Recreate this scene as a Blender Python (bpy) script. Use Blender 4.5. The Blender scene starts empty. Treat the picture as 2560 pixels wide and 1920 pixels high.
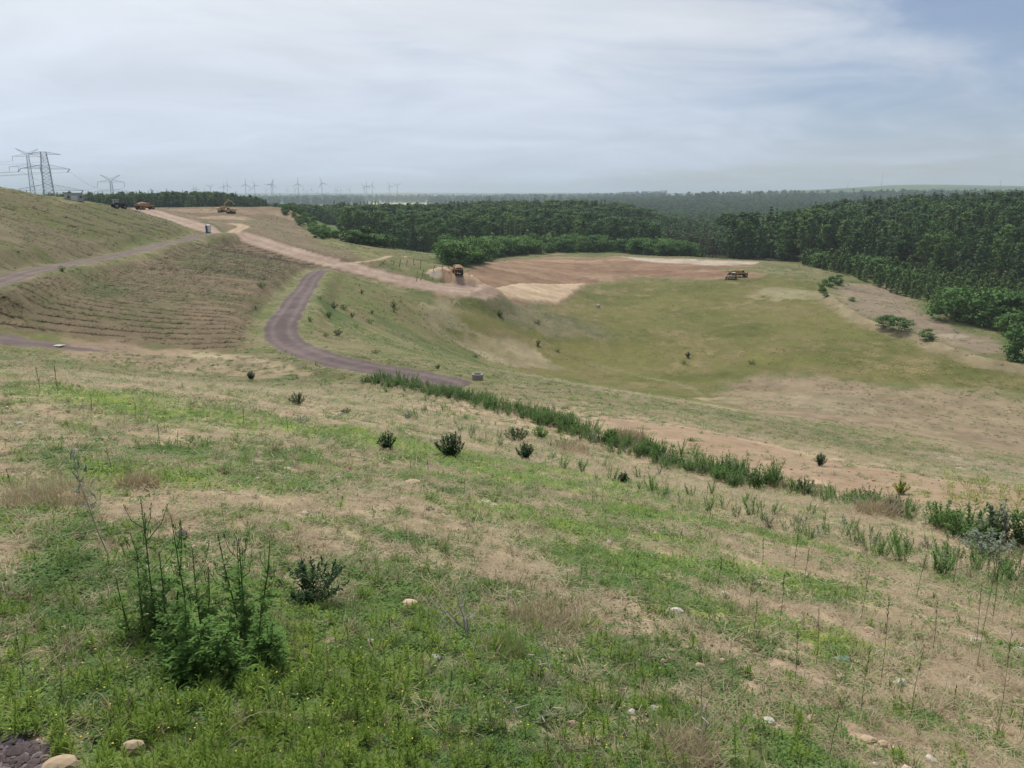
import bpy, math, random
import numpy as np
from mathutils import Vector, Matrix
R = math.radians
rnd = random.Random(7)
rng = np.random.default_rng(11)
scene = bpy.context.scene
C = scene.collection

# ------------------------------------------------------------------ camera, sky, sun, exposure
F_PX = 1923.0                       # focal length in pixels of the 2560 px wide photograph
PITCH = R(13.8)
EYE = 1.7
HAZE = 1.2e-4
cam_d = bpy.data.cameras.new('camera')
cam = bpy.data.objects.new('camera', cam_d); C.objects.link(cam)
cam_d.sensor_width = 36.0
cam_d.lens = 36.0 * F_PX / 2560.0
cam_d.clip_start = 0.05
cam_d.clip_end = 60000.0
cam.location = (0, 0, 0)
cam.rotation_euler = (R(90) - PITCH, 0, 0)
scene.camera = cam
scene.cycles.volume_bounces = 4
scene.view_settings.view_transform = 'Standard'
scene.view_settings.look = 'None'
scene.view_settings.exposure = 0.25
scene.view_settings.gamma = 1.0
scene.view_settings.use_curve_mapping = False

SUN_EL, SUN_AZ = R(58), R(-14)      # ahead and to the left, behind thin cloud
world = bpy.data.worlds.new('World'); scene.world = world
world.use_nodes = True
wn = world.node_tree.nodes; wl = world.node_tree.links
wn.clear()
def wnode(t, **kw):
    n = wn.new(t)
    for k, v in kw.items(): setattr(n, k, v)
    return n
def wmath(op, a, b=None, clamp=False):
    n = wnode('ShaderNodeMath', operation=op); n.use_clamp = clamp
    for i, v in enumerate((a, b)):
        if v is None: continue
        if isinstance(v, (int, float)): n.inputs[i].default_value = v
        else: wl.new(v, n.inputs[i])
    return n.outputs[0]
sky = wnode('ShaderNodeTexSky', sky_type='NISHITA')
sky.sun_disc = False
sky.sun_elevation = SUN_EL
sky.sun_rotation = SUN_AZ
sky.altitude = 100; sky.air_density = 1.0; sky.dust_density = 0.6; sky.ozone_density = 1.2
tc = wnode('ShaderNodeTexCoord')
sep = wnode('ShaderNodeSeparateXYZ'); wl.new(tc.outputs['Generated'], sep.inputs[0])
zc = wmath('MAXIMUM', sep.outputs[2], 0.0)
den = wmath('ADD', zc, 0.17)
u = wmath('DIVIDE', sep.outputs[0], den)
v = wmath('DIVIDE', sep.outputs[1], den)
uu = wmath('ADD', wmath('MULTIPLY', u, 0.7), wmath('MULTIPLY', v, -0.12))
vv = wmath('MULTIPLY', v, 1.0)
comb = wnode('ShaderNodeCombineXYZ'); wl.new(uu, comb.inputs[0]); wl.new(vv, comb.inputs[1]); comb.inputs[2].default_value = 3.7
def wnoise(scale, detail, rough, dist):
    n = wnode('ShaderNodeTexNoise'); wl.new(comb.outputs[0], n.inputs['Vector'])
    n.inputs['Scale'].default_value = scale; n.inputs['Detail'].default_value = detail
    n.inputs['Roughness'].default_value = rough; n.inputs['Distortion'].default_value = dist
    return n.outputs[0]
n1 = wnoise(0.33, 6, 0.52, 0.5)
n2 = wnoise(1.5, 7, 0.58, 0.9)
# cloud is thickest around the sun (ahead, left of the view) and thins out to the right
sd = (math.sin(SUN_AZ) * math.cos(SUN_EL), math.cos(SUN_AZ) * math.cos(SUN_EL), math.sin(SUN_EL))
dot = wnode('ShaderNodeVectorMath', operation='DOT_PRODUCT')
wl.new(tc.outputs['Generated'], dot.inputs[0]); dot.inputs[1].default_value = (math.sin(R(-38)) * math.cos(R(50)), math.cos(R(-38)) * math.cos(R(50)), math.sin(R(50)))
near_sun = dot.outputs['Value']
mr = wnode('ShaderNodeMapRange'); mr.interpolation_type = 'SMOOTHSTEP'
wl.new(near_sun, mr.inputs[0])
mr.inputs[1].default_value = 0.15; mr.inputs[2].default_value = 0.85; mr.inputs[3].default_value = -0.085; mr.inputs[4].default_value = 0.22
cov = wmath('ADD', wmath('ADD', wmath('MULTIPLY', n1, 0.75), wmath('MULTIPLY', n2, 0.46)), mr.outputs[0])
mr2 = wnode('ShaderNodeMapRange'); mr2.interpolation_type = 'SMOOTHSTEP'
wl.new(cov, mr2.inputs[0])
mr2.inputs[1].default_value = 0.50; mr2.inputs[2].default_value = 0.80; mr2.inputs[3].default_value = 0.10; mr2.inputs[4].default_value = 0.97
cl_lum = wmath('ADD', wmath('MULTIPLY', near_sun, 2.7), 5.1)
n3 = wnoise(1.7, 6, 0.55, 0.8)
cl_lum = wmath('MULTIPLY', cl_lum, wmath('ADD', wmath('MULTIPLY', n3, 0.40), 0.80))
cl = wnode('ShaderNodeMix', data_type='RGBA', blend_type='MULTIPLY'); cl.inputs[0].default_value = 1.0
cl.inputs[6].default_value = (0.955, 1.0, 1.05, 1)
wl.new(cl_lum, cl.inputs[7])
base = wnode('ShaderNodeMix', data_type='RGBA', blend_type='MULTIPLY'); base.inputs[0].default_value = 1.0
wl.new(sky.outputs[0], base.inputs[6]); base.inputs[7].default_value = (.60, .60, .645, 1)
mix = wnode('ShaderNodeMix', data_type='RGBA')
wl.new(mr2.outputs[0], mix.inputs[0]); wl.new(base.outputs[2], mix.inputs[6]); wl.new(cl.outputs[2], mix.inputs[7])
hzf = wnode('ShaderNodeMapRange'); hzf.interpolation_type = 'SMOOTHSTEP'; wl.new(zc, hzf.inputs[0])
hzf.inputs[1].default_value = 0.0; hzf.inputs[2].default_value = 0.30; hzf.inputs[3].default_value = 1.0; hzf.inputs[4].default_value = 0.0
low = wnode('ShaderNodeMix', data_type='RGBA', blend_type='MULTIPLY'); wl.new(hzf.outputs[0], low.inputs[0]); wl.new(mix.outputs[2], low.inputs[6]); low.inputs[7].default_value = (0.90, 0.96, 1.09, 1)
bg = wnode('ShaderNodeBackground'); bg.inputs[1].default_value = 0.10
wl.new(low.outputs[2], bg.inputs[0])
wo = wnode('ShaderNodeOutputWorld'); wl.new(bg.outputs[0], wo.inputs[0])

sun_d = bpy.data.lights.new('sun', 'SUN'); sun_d.energy = 2.9; sun_d.angle = R(10); sun_d.color = (1.0, 0.95, 0.87)
sun = bpy.data.objects.new('sun', sun_d); C.objects.link(sun)
sun.rotation_euler = Vector(sd).to_track_quat('Z', 'Y').to_euler()
# ------------------------------------------------------------------ projection of the photograph's pixels to rays
cP, sP = math.cos(PITCH), math.sin(PITCH)
def ray(px, py):
    dx = (px - 1280.0) / F_PX; dy = (960.0 - py) / F_PX
    d = np.array([dx, cP + dy * sP, -sP + dy * cP])
    h = math.hypot(d[0], d[1])
    return d / h                     # per metre of horizontal distance
def azr(x, y): return np.arctan2(x, y), np.hypot(x, y)

# ------------------------------------------------------------------ noise
def _hash(ix, iy, seed):
    h = (ix.astype(np.int64) * 374761393 + iy.astype(np.int64) * 668265263 + seed * 1442695041) & 0xFFFFFFFF
    h = ((h ^ (h >> 13)) * 1274126177) & 0xFFFFFFFF
    h = (h ^ (h >> 16)) & 0xFFFFFFFF
    return h.astype(np.float64) / 4294967295.0
def vnoise(x, y, seed=0):
    ix = np.floor(x); iy = np.floor(y); fx = x - ix; fy = y - iy
    fx = fx * fx * fx * (fx * (fx * 6 - 15) + 10); fy = fy * fy * fy * (fy * (fy * 6 - 15) + 10)
    a = _hash(ix, iy, seed); b = _hash(ix + 1, iy, seed); c = _hash(ix, iy + 1, seed); d = _hash(ix + 1, iy + 1, seed)
    return (a + (b - a) * fx) * (1 - fy) + (c + (d - c) * fx) * fy
def fbm(x, y, octv=4, seed=0):
    s = 0.0; a = 0.5; t = 0.0
    for k in range(octv):
        s = s + a * vnoise(x * 2 ** k + 17.3 * k, y * 2 ** k - 9.1 * k, seed + k); t += a; a *= 0.5
    return s / t                     # about 0..1, mean 0.5
def sstep(a, b, x):
    t = np.clip((x - a) / (b - a), 0, 1); return t * t * (3 - 2 * t)

# ------------------------------------------------------------------ terrain: measured spots (pixel, distance) joined by a smooth surface
HAUL = [(1180, 728, 220), (1120, 724, 217), (1062, 716, 216), (1000, 700, 217), (945, 685, 219), (890, 668, 222), (845, 661, 226), (770, 641, 234), (690, 617, 247), (620, 594, 264), (575, 582, 276), (530, 576, 286), (480, 562, 306), (425, 545, 338), (380, 529, 392), (352, 522, 430)]
CP = []                              # (azimuth, distance, height)
def P(px, py, r=None, z=None):
    d = ray(px, py)
    if r is None: r = z / d[2]
    CP.append((math.atan2(d[0], d[1]), r, d[2] * r))
def A(azdeg, r, z): CP.append((R(azdeg), r, z))
for r in (0.8, 2.0, 5.0, 10.0):
    for a, s in ((-42, .14), (-33, .165), (-16, .22), (0, .28), (16, .315), (33, .335), (42, .34)): A(a, r, -EYE - s * r)
for a, s in ((-42, .14), (-33, .16), (-16, .22), (0, .28), (16, .315)): A(a, 20, -EYE - s * r * 2)
for a, s in ((-33, .155), (-16, .21), (0, .277)): A(a, 38, -EYE - s * 38)
P(2450, 1370, 21); P(2400, 1270, 28); P(2560, 1290, 27)
P(1500, 1110, 45); P(1750, 1170, 40); P(2050, 1250, 33)
P(1700, 1090, 48); P(2000, 1180, 38); P(1550, 1060, 52)
P(500, 930, 77); P(900, 950, 72); P(200, 905, 75); P(0, 890, 74)
P(1140, 965, 66); P(1000, 935, 73); P(900, 915, 77); P(740, 865, 89); P(690, 800, 104); P(720, 720, 143); P(790, 680, 190)
P(0, 850, 86); P(300, 874, 86)
P(2000, 1120, 60); P(2000, 1050, 112); P(2000, 990, z=-42); P(2400, 1190, 58); P(2400, 1110, 95)
P(1500, 1012, 64); P(1500, 965, 108); P(1500, 905, z=-42); P(1700, 1050, 62); P(1700, 1000, 115)
P(1150, 905, 108); P(1000, 850, 135); P(900, 800, 150); P(800, 800, 118); P(900, 735, 180); P(1050, 800, 184); P(885, 692, 205); P(945, 712, 203); P(1000, 728, 208)
P(1160, 860, 186); P(1180, 800, 199); P(1060, 752, 199); P(1180, 746, 215); P(1300, 920, 178); P(2250, 1040, z=-41.5); P(2560, 1130, z=-41.5)
P(1300, 800, 213); P(1600, 800, 241); P(1800, 860, 214); P(2200, 900, 210); P(2550, 930, z=-41)
P(1500, 720, 292); P(1250, 730, 236); P(1840, 693, 315); P(1145, 712, 230); P(1350, 680, 300); P(2050, 740, 285)
P(1500, 645, 385); P(1300, 648, 372); P(1900, 655, 384); P(1700, 645, 388); P(2000, 670, 365)
P(2200, 740, 312); P(2400, 830, 256); P(2540, 885, 230); P(2330, 760, 300); P(2480, 860, 240)
# left: red road, the crossing at the portable toilet, the ridge with the excavators
for q in HAUL: P(*q)
P(560, 528, 430); P(700, 518, 425); P(640, 560, 350); P(790, 600, 305); P(880, 640, 275); P(960, 630, 255); P(1060, 660, 265); P(1140, 655, 290); P(1080, 690, 224); P(480, 545, 390)
P(600, 519, 470); P(860, 575, 560); P(820, 565, 640); P(930, 625, 400)
P(0, 478, 187); P(0, 560, 146); P(0, 600, 131); P(0, 640, 118); P(0, 705, 101); P(0, 780, 93)
P(185, 498, 240); P(100, 487, 215); P(250, 508, 300); P(80, 600, 145); P(200, 580, 170)
P(300, 645, 150); P(300, 565, 215); P(300, 524, 330); P(150, 690, 116)
A(-33.5, 230, .4); A(-33.5, 300, -2.0); A(-29.5, 420, -4.6); A(-33, 520, -9); A(-37, 150, -1.5); A(-37, 185, 2.2); A(-26, 560, -12); A(-22, 560, -15); A(-41, 200, 4); A(-41, 100, -5.5)
A(-28, 720, -13); A(-23, 720, -11.5); A(-19, 720, -13); A(-16, 720, -22); A(-33, 1100, -30); A(-22, 1000, -26); A(-26, 1500, -38)
# forests
A(-12, 540, -27); A(-9, 430, -29.5); A(-6, 412, -29.5); A(-3, 415, -29.5); A(2, 418, -29.5); A(6, 420, -30); A(11, 425, -31)
A(-6, 500, -28); A(0, 500, -27); A(6, 500, -28); A(-8, 680, -25); A(0, 680, -24); A(8, 680, -25); A(0, 900, -24); A(-12, 760, -30)
A(13.5, 460, -35); A(12.5, 510, -38); A(13, 660, -44); A(13.5, 1000, -49)
A(17, 425, -33); A(17, 570, -40); A(21, 408, -32); A(26, 373, -32.5); A(30, 353, -33.5); A(34, 330, -34); A(40, 328, -33)
A(20, 490, -31); A(26, 443, -27.5); A(30, 426, -23.5); A(34, 410, -24); A(40, 410, -22)
A(20, 625, -32); A(25, 566, -24); A(30, 541, -19.5); A(35, 525, -16.5); A(42, 525, -13); A(19.5, 900, -44); A(22, 690, -27); A(25, 740, -21); A(30, 760, -17); A(36, 760, -15); A(24, 950, -30)
A(17, 1100, -49); A(20, 1500, -44); A(14, 1800, -46); A(18, 2500, -30); A(26, 1500, -32); A(35, 1600, -30); A(12, 3000, -26); A(24, 2600, -30); A(34, 2600, -30); A(8, 2500, -34); A(18, 3600, -16)
A(0, 1600, -40); A(-6, 1500, -42); A(-12, 1500, -44); A(-18, 1600, -44)
for a in (-36, -24, -14, -5, 4): A(a, 3500, -42)
for a in (-36, -24, -14, -8, -2, 5): A(a, 7000, -26)
A(-36, 10000, 4); A(-24, 10000, 0); A(-14, 10000, -2); A(-9, 10000, 12); A(-5, 10000, 13); A(0, 10000, 9); A(5, 10000, 10)
A(10, 5000, -12); A(14, 5000, 2); A(19, 5000, 22); A(22, 5000, 34); A(26, 5000, 54); A(30, 5000, 46); A(35, 5000, 38); A(42, 5000, 25)
A(10, 9000, 10); A(19, 9000, 20); A(26, 9000, 30); A(35, 9000, 30)
CP = np.array(CP)
RK = 3.0
cu, cv, cw = CP[:, 0], np.log(CP[:, 1] + RK), (CP[:, 2] + EYE) / CP[:, 1]
def _phi(d2): return 0.5 * d2 * np.log(d2 + 1e-12)
n_ = len(CP)
K = _phi((cu[:, None] - cu) ** 2 + (cv[:, None] - cv) ** 2) + np.eye(n_) * 2e-4
Pm = np.stack([np.ones(n_), cu, cv], 1)
M = np.zeros((n_ + 3, n_ + 3)); M[:n_, :n_] = K; M[:n_, n_:] = Pm; M[n_:, :n_] = Pm.T
W = np.linalg.solve(M, np.concatenate([cw, np.zeros(3)]))
def tps(az, r):
    az = np.clip(az, R(-42), R(42)); v = np.log(r + RK)
    s = W[n_] + W[n_ + 1] * az + W[n_ + 2] * v
    for i in range(n_): s = s + W[i] * _phi((az - cu[i]) ** 2 + (v - cv[i]) ** 2)
    return s * r - EYE

# polar grid: fine towards the valley, coarse behind the viewer
az_f = np.radians(np.linspace(-41, 41, 601))
az_c = np.radians(np.concatenate([np.linspace(-180, -41, 30)[:-1], np.linspace(41, 180, 30)[1:]]))
AZ = np.sort(np.concatenate([az_f, az_c]))
VR = np.linspace(math.log(0.5 + 1.5), math.log(12500 + 1.5), 980)
RR = np.exp(VR) - 1.5
NA, NR = len(AZ), len(RR)
GA, GR = np.meshgrid(AZ, RR, indexing='ij')
GX, GY = GR * np.sin(GA), GR * np.cos(GA)
GZ = tps(GA, GR)
# away from the view the ground simply carries on: fade to a gentle slope
side = sstep(R(48), R(100), np.abs(GA))
GZ = GZ * (1 - side) + side * np.where(GR < 120, -EYE - 0.06 * GR, -EYE - 7.2 - 6 * (1 - np.exp(-(GR - 120) / 400)))
GZ += (GR > 1.2) * (0.10 * (fbm(GX / 3.5, GY / 3.5, 3, 5) - .5) * sstep(1.5, 9, GR) + 0.05 * (fbm(GX / 0.5, GY / 0.5, 3, 8) - .5))
GZ += sstep(40, 90, GR) * 0.35 * (fbm(GX / 12, GY / 12, 3, 21) - .5)
GZ += sstep(500, 1500, GR) * 6 * (fbm(GX / 220, GY / 220, 3, 31) - .5) + sstep(2500, 6000, GR) * 16 * (fbm(GX / 900, GY / 900, 3, 33) - .5)

def _grid_h(x, y, Z):
    x = np.asarray(x, float); y = np.asarray(y, float)
    a, r = azr(x, y)
    i = np.clip(np.searchsorted(AZ, a) - 1, 0, NA - 2)
    j = np.clip(((np.log(r + 1.5) - VR[0]) / (VR[1] - VR[0])).astype(int), 0, NR - 2)
    fa = np.clip((a - AZ[i]) / (AZ[i + 1] - AZ[i]), 0, 1); fr = np.clip((r - RR[j]) / (RR[j + 1] - RR[j]), 0, 1)
    return (Z[i, j] * (1 - fa) + Z[i + 1, j] * fa) * (1 - fr) + (Z[i, j + 1] * (1 - fa) + Z[i + 1, j + 1] * fa) * fr
def H(x, y): return _grid_h(x, y, GZ)
_rs = np.exp(np.linspace(math.log(0.8), math.log(12000), 2600))
def at(px, py, rmin=0.0):
    """World point where the ray through a pixel of the photograph first meets the ground (beyond rmin)."""
    d = ray(px, py)
    h = H(d[0] * _rs, d[1] * _rs) - d[2] * _rs
    k = np.nonzero((h >= 0) & (_rs >= rmin))[0]
    if len(k) == 0:
        k = np.argmax(np.where(_rs >= rmin, h / _rs, -9)); r = _rs[k]
    else:
        k = k[0]; r = _rs[k]
        if k > 0 and _rs[k - 1] >= rmin and h[k - 1] < 0: r = _rs[k - 1] + (_rs[k] - _rs[k - 1]) * (-h[k - 1]) / (h[k] - h[k - 1])
    x, y = d[0] * r, d[1] * r
    return np.array([x, y, float(H(x, y))])
def atp(pts, rmin=0.0): return np.array([at(p[0], p[1], p[2] if len(p) > 2 else rmin) for p in pts])
def seg_dist(x, y, line):
    """Distance to a polyline and the position along it (0..1)."""
    best = np.full(np.shape(x), 1e9); par = np.zeros(np.shape(x)); n = len(line) - 1
    for k in range(n):
        ax, ay = line[k][0], line[k][1]; bx, by = line[k + 1][0] - ax, line[k + 1][1] - ay
        t = np.clip(((x - ax) * bx + (y - ay) * by) / (bx * bx + by * by + 1e-9), 0, 1)
        d = np.hypot(x - ax - t * bx, y - ay - t * by); m = d < best
        best = np.where(m, d, best); par = np.where(m, (k + t) / n, par)
    return best, par
def in_poly(x, y, poly):
    """Signed distance: positive inside the polygon."""
    ins = np.zeros(np.shape(x), bool); n = len(poly)
    for k in range(n):
        x1, y1 = poly[k][0], poly[k][1]; x2, y2 = poly[(k + 1) % n][0], poly[(k + 1) % n][1]
        c = ((y1 > y) != (y2 > y)) & (x < (x2 - x1) * (y - y1) / (y2 - y1 + 1e-12) + x1); ins ^= c
    d, _ = seg_dist(x, y, list(poly) + [poly[0]])
    return np.where(ins, d, -d)
def smooth_line(pts, step):
    pts = np.asarray(pts, float)[:, :2]; out = []
    q = np.concatenate([[2 * pts[0] - pts[1]], pts, [2 * pts[-1] - pts[-2]]])
    for k in range(1, len(q) - 2):
        p0, p1, p2, p3 = q[k - 1:k + 3]; n = max(2, int(np.linalg.norm(p2 - p1) / step))
        for t in np.arange(n) / n:
            out.append(0.5 * (2 * p1 + (p2 - p0) * t + (2 * p0 - 5 * p1 + 4 * p2 - p3) * t * t + (3 * p1 - p0 - 3 * p2 + p3) * t ** 3))
    out.append(pts[-1])
    return np.array(out)

# roads: centre lines read off the photograph, levelled into the slope
ROADS = {
 'gravel_road': (atp([(1122, 960), (1085, 951), (1040, 944), (960, 930), (870, 911), (790, 892), (728, 866), (702, 838), (700, 815), (713, 792), (745, 743), (776, 698), (812, 675), (836, 668)]), 4.5),
 'haul_road': (np.array([ray(a, b) * c for a, b, c in HAUL]), 9.6),
 'upper_track': (atp([(-60, 722), (0, 700), (100, 675), (200, 655), (300, 636), (400, 612), (480, 593), (540, 584), (575, 582)], 60), 4.2),
 'lower_track': (atp([(-60, 841), (0, 850), (90, 859), (180, 869), (270, 880)], 78), 5.0),
 'sand_track': (atp([(575, 582, 150), (590, 576, 150), (610, 568, 200), (600, 562, 200), (580, 558, 200)]), 5.0),
 'dirt_path': (atp([(850, 661, 170), (900, 655, 180), (960, 645, 180), (1010, 641, 180)]), 2.6),
}
RLINE = {}
for k, (pts, w) in ROADS.items():
    ln = smooth_line(pts, 1.5)
    for _ in range(6): ln[1:-1] = 0.25 * ln[:-2] + 0.5 * ln[1:-1] + 0.25 * ln[2:]
    z = H(ln[:, 0], ln[:, 1])
    for _ in range(60): z[1:-1] = 0.25 * z[:-2] + 0.5 * z[1:-1] + 0.25 * z[2:]
    RLINE[k] = (ln, z, w)
sub = (np.abs(GA) < R(41)) & (GR > 55) & (GR < 520)
for k, (ln, z, w) in RLINE.items():
    if k == 'lower_track': continue
    x, y = GX[sub], GY[sub]
    d, t = seg_dist(x, y, ln[::2] if len(ln) % 2 else np.concatenate([ln[::2], ln[-1:]]))
    zz = np.interp(t, np.linspace(0, 1, len(z)), z)
    if k == 'haul_road':             # the fill on the valley side never rises above the running surface
        near = np.hypot(x, y) < np.interp(t, np.linspace(0, 1, len(ln)), np.hypot(ln[:, 0], ln[:, 1]))
        GZ[sub] = np.where(near & (d < 22), np.minimum(GZ[sub], zz - .15 - .02 * d + np.clip(d - 14, 0, 8) * .4), GZ[sub])
    if k == 'haul_road': zz = zz + .11 * np.clip(np.hypot(x, y) - np.interp(t, np.linspace(0, 1, len(ln)), np.hypot(ln[:, 0], ln[:, 1])), -6, 6)      # banked towards the valley
    m = 1 - sstep(w / 2 + 0.5, w / 2 + {'haul_road': 9.0, 'lower_track': 8.0}.get(k, 4.0), d)
    GZ[sub] = GZ[sub] * (1 - m) + (zz) * m

# the tipped heap of sandy earth, the raised sand pad, the bank along the rim of the field
heap_c = at(1148, 708, 200)
xx, yy = GX[sub] - heap_c[0], GY[sub] - heap_c[1]
e = np.hypot(xx / 8.4, (yy + 1) / 7.0)
prof = np.clip(1.15 - e, 0, 0.62) / 0.62
lump = 0.6 + 0.8 * np.abs(fbm(GX[sub] / 1.7, GY[sub] / 2.6, 3, 44) - .5) * 2
GZ[sub] += prof ** 0.8 * 2.9 * (0.72 + 0.55 * lump * (e > 0.30))
heap_sd = 1.15 - e
rim = smooth_line(atp([(2075, 745, 150), (2110, 775, 150), (2180, 815, 150), (2260, 838, 150), (2340, 868, 150), (2430, 900, 150), (2520, 918, 150), (2620, 935, 150)]), 3.0)
sub2 = (GA > R(15)) & (GA < R(41)) & (GR > 120) & (GR < 480)
d, t = seg_dist(GX[sub2], GY[sub2], rim)
GZ[sub2] += (0.9 + 0.7 * fbm(GX[sub2] / 4, GY[sub2] / 4, 3, 3)) * (1 - sstep(0.5, 4.0, d))
# ------------------------------------------------------------------ materials
def new_mat(name):
    m = bpy.data.materials.new(name); m.use_nodes = True
    n = m.node_tree.nodes; n.clear()
    out = n.new('ShaderNodeOutputMaterial'); return m, n, m.node_tree.links, out
def mnode(n, t, **kw):
    x = n.new(t)
    for k, v in kw.items(): setattr(x, k, v)
    return x
def rgba(c): return (c[0], c[1], c[2], 1.0)
def plain(name, col, rough=0.6, metal=0.0, spec=0.3, var=0.12, scale=3.0, col2=None):
    """Painted or raw surface with uneven wear: noise between two close tones."""
    m, n, l, out = new_mat(name)
    b = mnode(n, 'ShaderNodeBsdfPrincipled'); l.new(b.outputs[0], out.inputs[0])
    b.inputs['Roughness'].default_value = rough; b.inputs['Metallic'].default_value = metal
    b.inputs['Specular IOR Level'].default_value = spec
    t = mnode(n, 'ShaderNodeTexCoord'); no = mnode(n, 'ShaderNodeTexNoise'); l.new(t.outputs['Object'], no.inputs['Vector'])
    no.inputs['Scale'].default_value = scale; no.inputs['Detail'].default_value = 5
    mx = mnode(n, 'ShaderNodeMix', data_type='RGBA'); l.new(no.outputs[0], mx.inputs[0])
    c2 = col2 or tuple(max(0, c * (1 - var * 2)) for c in col)
    mx.inputs[6].default_value = rgba(tuple(c * (1 + var) for c in col)); mx.inputs[7].default_value = rgba(c2)
    l.new(mx.outputs[2], b.inputs['Base Color'])
    return m
def leafy(name, stops, trans=0.22, tint=False, rough=0.75):
    """Foliage: tone varies from leaf to leaf and from plant to plant; a little light comes through."""
    m, n, l, out = new_mat(name)
    g = mnode(n, 'ShaderNodeNewGeometry'); oi = mnode(n, 'ShaderNodeObjectInfo')
    s1 = mnode(n, 'ShaderNodeMath', operation='MULTIPLY'); l.new(g.outputs['Random Per Island'], s1.inputs[0]); s1.inputs[1].default_value = 0.36
    s2 = mnode(n, 'ShaderNodeMath', operation='MULTIPLY_ADD'); l.new(oi.outputs['Random'], s2.inputs[0]); s2.inputs[1].default_value = 0.64; l.new(s1.outputs[0], s2.inputs[2])
    fac = s2.outputs[0]
    if tint:
        at_ = mnode(n, 'ShaderNodeAttribute', attribute_type='INSTANCER', attribute_name='tint')
        s3 = mnode(n, 'ShaderNodeMath', operation='MULTIPLY'); l.new(fac, s3.inputs[0]); s3.inputs[1].default_value = 0.45
        s4 = mnode(n, 'ShaderNodeMath', operation='MULTIPLY_ADD'); l.new(at_.outputs['Fac'], s4.inputs[0]); s4.inputs[1].default_value = 0.55; l.new(s3.outputs[0], s4.inputs[2])
        fac = s4.outputs[0]
    cr = mnode(n, 'ShaderNodeValToRGB'); l.new(fac, cr.inputs[0])
    e = cr.color_ramp.elements
    while len(e) < len(stops): e.new(0.5)
    for i, c in enumerate(stops): e[i].position = i / max(1, len(stops) - 1); e[i].color = rgba(c)
    b = mnode(n, 'ShaderNodeBsdfPrincipled'); b.inputs['Roughness'].default_value = rough; b.inputs['Specular IOR Level'].default_value = 0.18
    l.new(cr.outputs[0], b.inputs['Base Color'])
    if trans > 0:
        tr = mnode(n, 'ShaderNodeBsdfTranslucent'); l.new(cr.outputs[0], tr.inputs[0])
        ms = mnode(n, 'ShaderNodeMixShader'); ms.inputs[0].default_value = trans
        l.new(b.outputs[0], ms.inputs[1]); l.new(tr.outputs[0], ms.inputs[2]); l.new(ms.outputs[0], out.inputs[0])
    else: l.new(b.outputs[0], out.inputs[0])
    return m
def ground_mat():
    m, n, l, out = new_mat('ground_cover')
    b = mnode(n, 'ShaderNodeBsdfPrincipled'); l.new(b.outputs[0], out.inputs[0])
    b.inputs['Roughness'].default_value = 0.9; b.inputs['Specular IOR Level'].default_value = 0.12
    t = mnode(n, 'ShaderNodeTexCoord')
    def noise(scale, detail=4, rough=.6, warp=0.0):
        x = mnode(n, 'ShaderNodeTexNoise'); l.new(t.outputs['Object'], x.inputs['Vector'])
        x.inputs['Scale'].default_value = scale; x.inputs['Detail'].default_value = detail; x.inputs['Roughness'].default_value = rough; x.inputs['Distortion'].default_value = warp
        return x.outputs[0]
    def math_(op, a, b_, clamp=False):
        x = mnode(n, 'ShaderNodeMath', operation=op); x.use_clamp = clamp
        for i, v in enumerate((a, b_)):
            if isinstance(v, (int, float)): x.inputs[i].default_value = v
            else: l.new(v, x.inputs[i])
        return x.outputs[0]
    ca = mnode(n, 'ShaderNodeAttribute', attribute_name='dry'); cb = mnode(n, 'ShaderNodeAttribute', attribute_name='green'); cc = mnode(n, 'ShaderNodeAttribute', attribute_name='cover')
    nf, nm, nl = noise(9, 6, .7), noise(1.7, 5, .65, .4), noise(0.28, 5, .6, .3)
    mixn = math_('ADD', math_('ADD', math_('MULTIPLY', nf, 0.40), math_('MULTIPLY', nm, 0.35)), math_('MULTIPLY', nl, 0.25))
    mr = mnode(n, 'ShaderNodeMapRange'); mr.interpolation_type = 'SMOOTHSTEP'
    l.new(math_('ADD', cc.outputs['Fac'], math_('MULTIPLY', math_('SUBTRACT', mixn, 0.5), 3.0)), mr.inputs[0])
    mr.inputs[1].default_value = 0.30; mr.inputs[2].default_value = 0.70
    mx = mnode(n, 'ShaderNodeMix', data_type='RGBA'); l.new(mr.outputs[0], mx.inputs[0]); l.new(ca.outputs[0], mx.inputs[6]); l.new(cb.outputs[0], mx.inputs[7])
    ng, nh, nk = noise(30, 4, .7), noise(4.5, 5, .65), noise(0.7, 7, .78)
    k = math_('ADD', math_('ADD', math_('ADD', math_('MULTIPLY', ng, 0.6), math_('MULTIPLY', nh, 0.8)), math_('ADD', math_('MULTIPLY', nk, 0.9), -0.15)), 0.0)
    ml = mnode(n, 'ShaderNodeMix', data_type='RGBA', blend_type='MULTIPLY'); ml.inputs[0].default_value = 1.0
    l.new(mx.outputs[2], ml.inputs[6]); l.new(k, ml.inputs[7])
    l.new(ml.outputs[2], b.inputs['Base Color'])
    bp = mnode(n, 'ShaderNodeBump'); bp.inputs['Strength'].default_value = 0.6; bp.inputs['Distance'].default_value = 0.06
    l.new(math_('ADD', math_('MULTIPLY', nf, 0.5), nm), bp.inputs['Height']); l.new(bp.outputs[0], b.inputs['Normal'])
    return m
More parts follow.
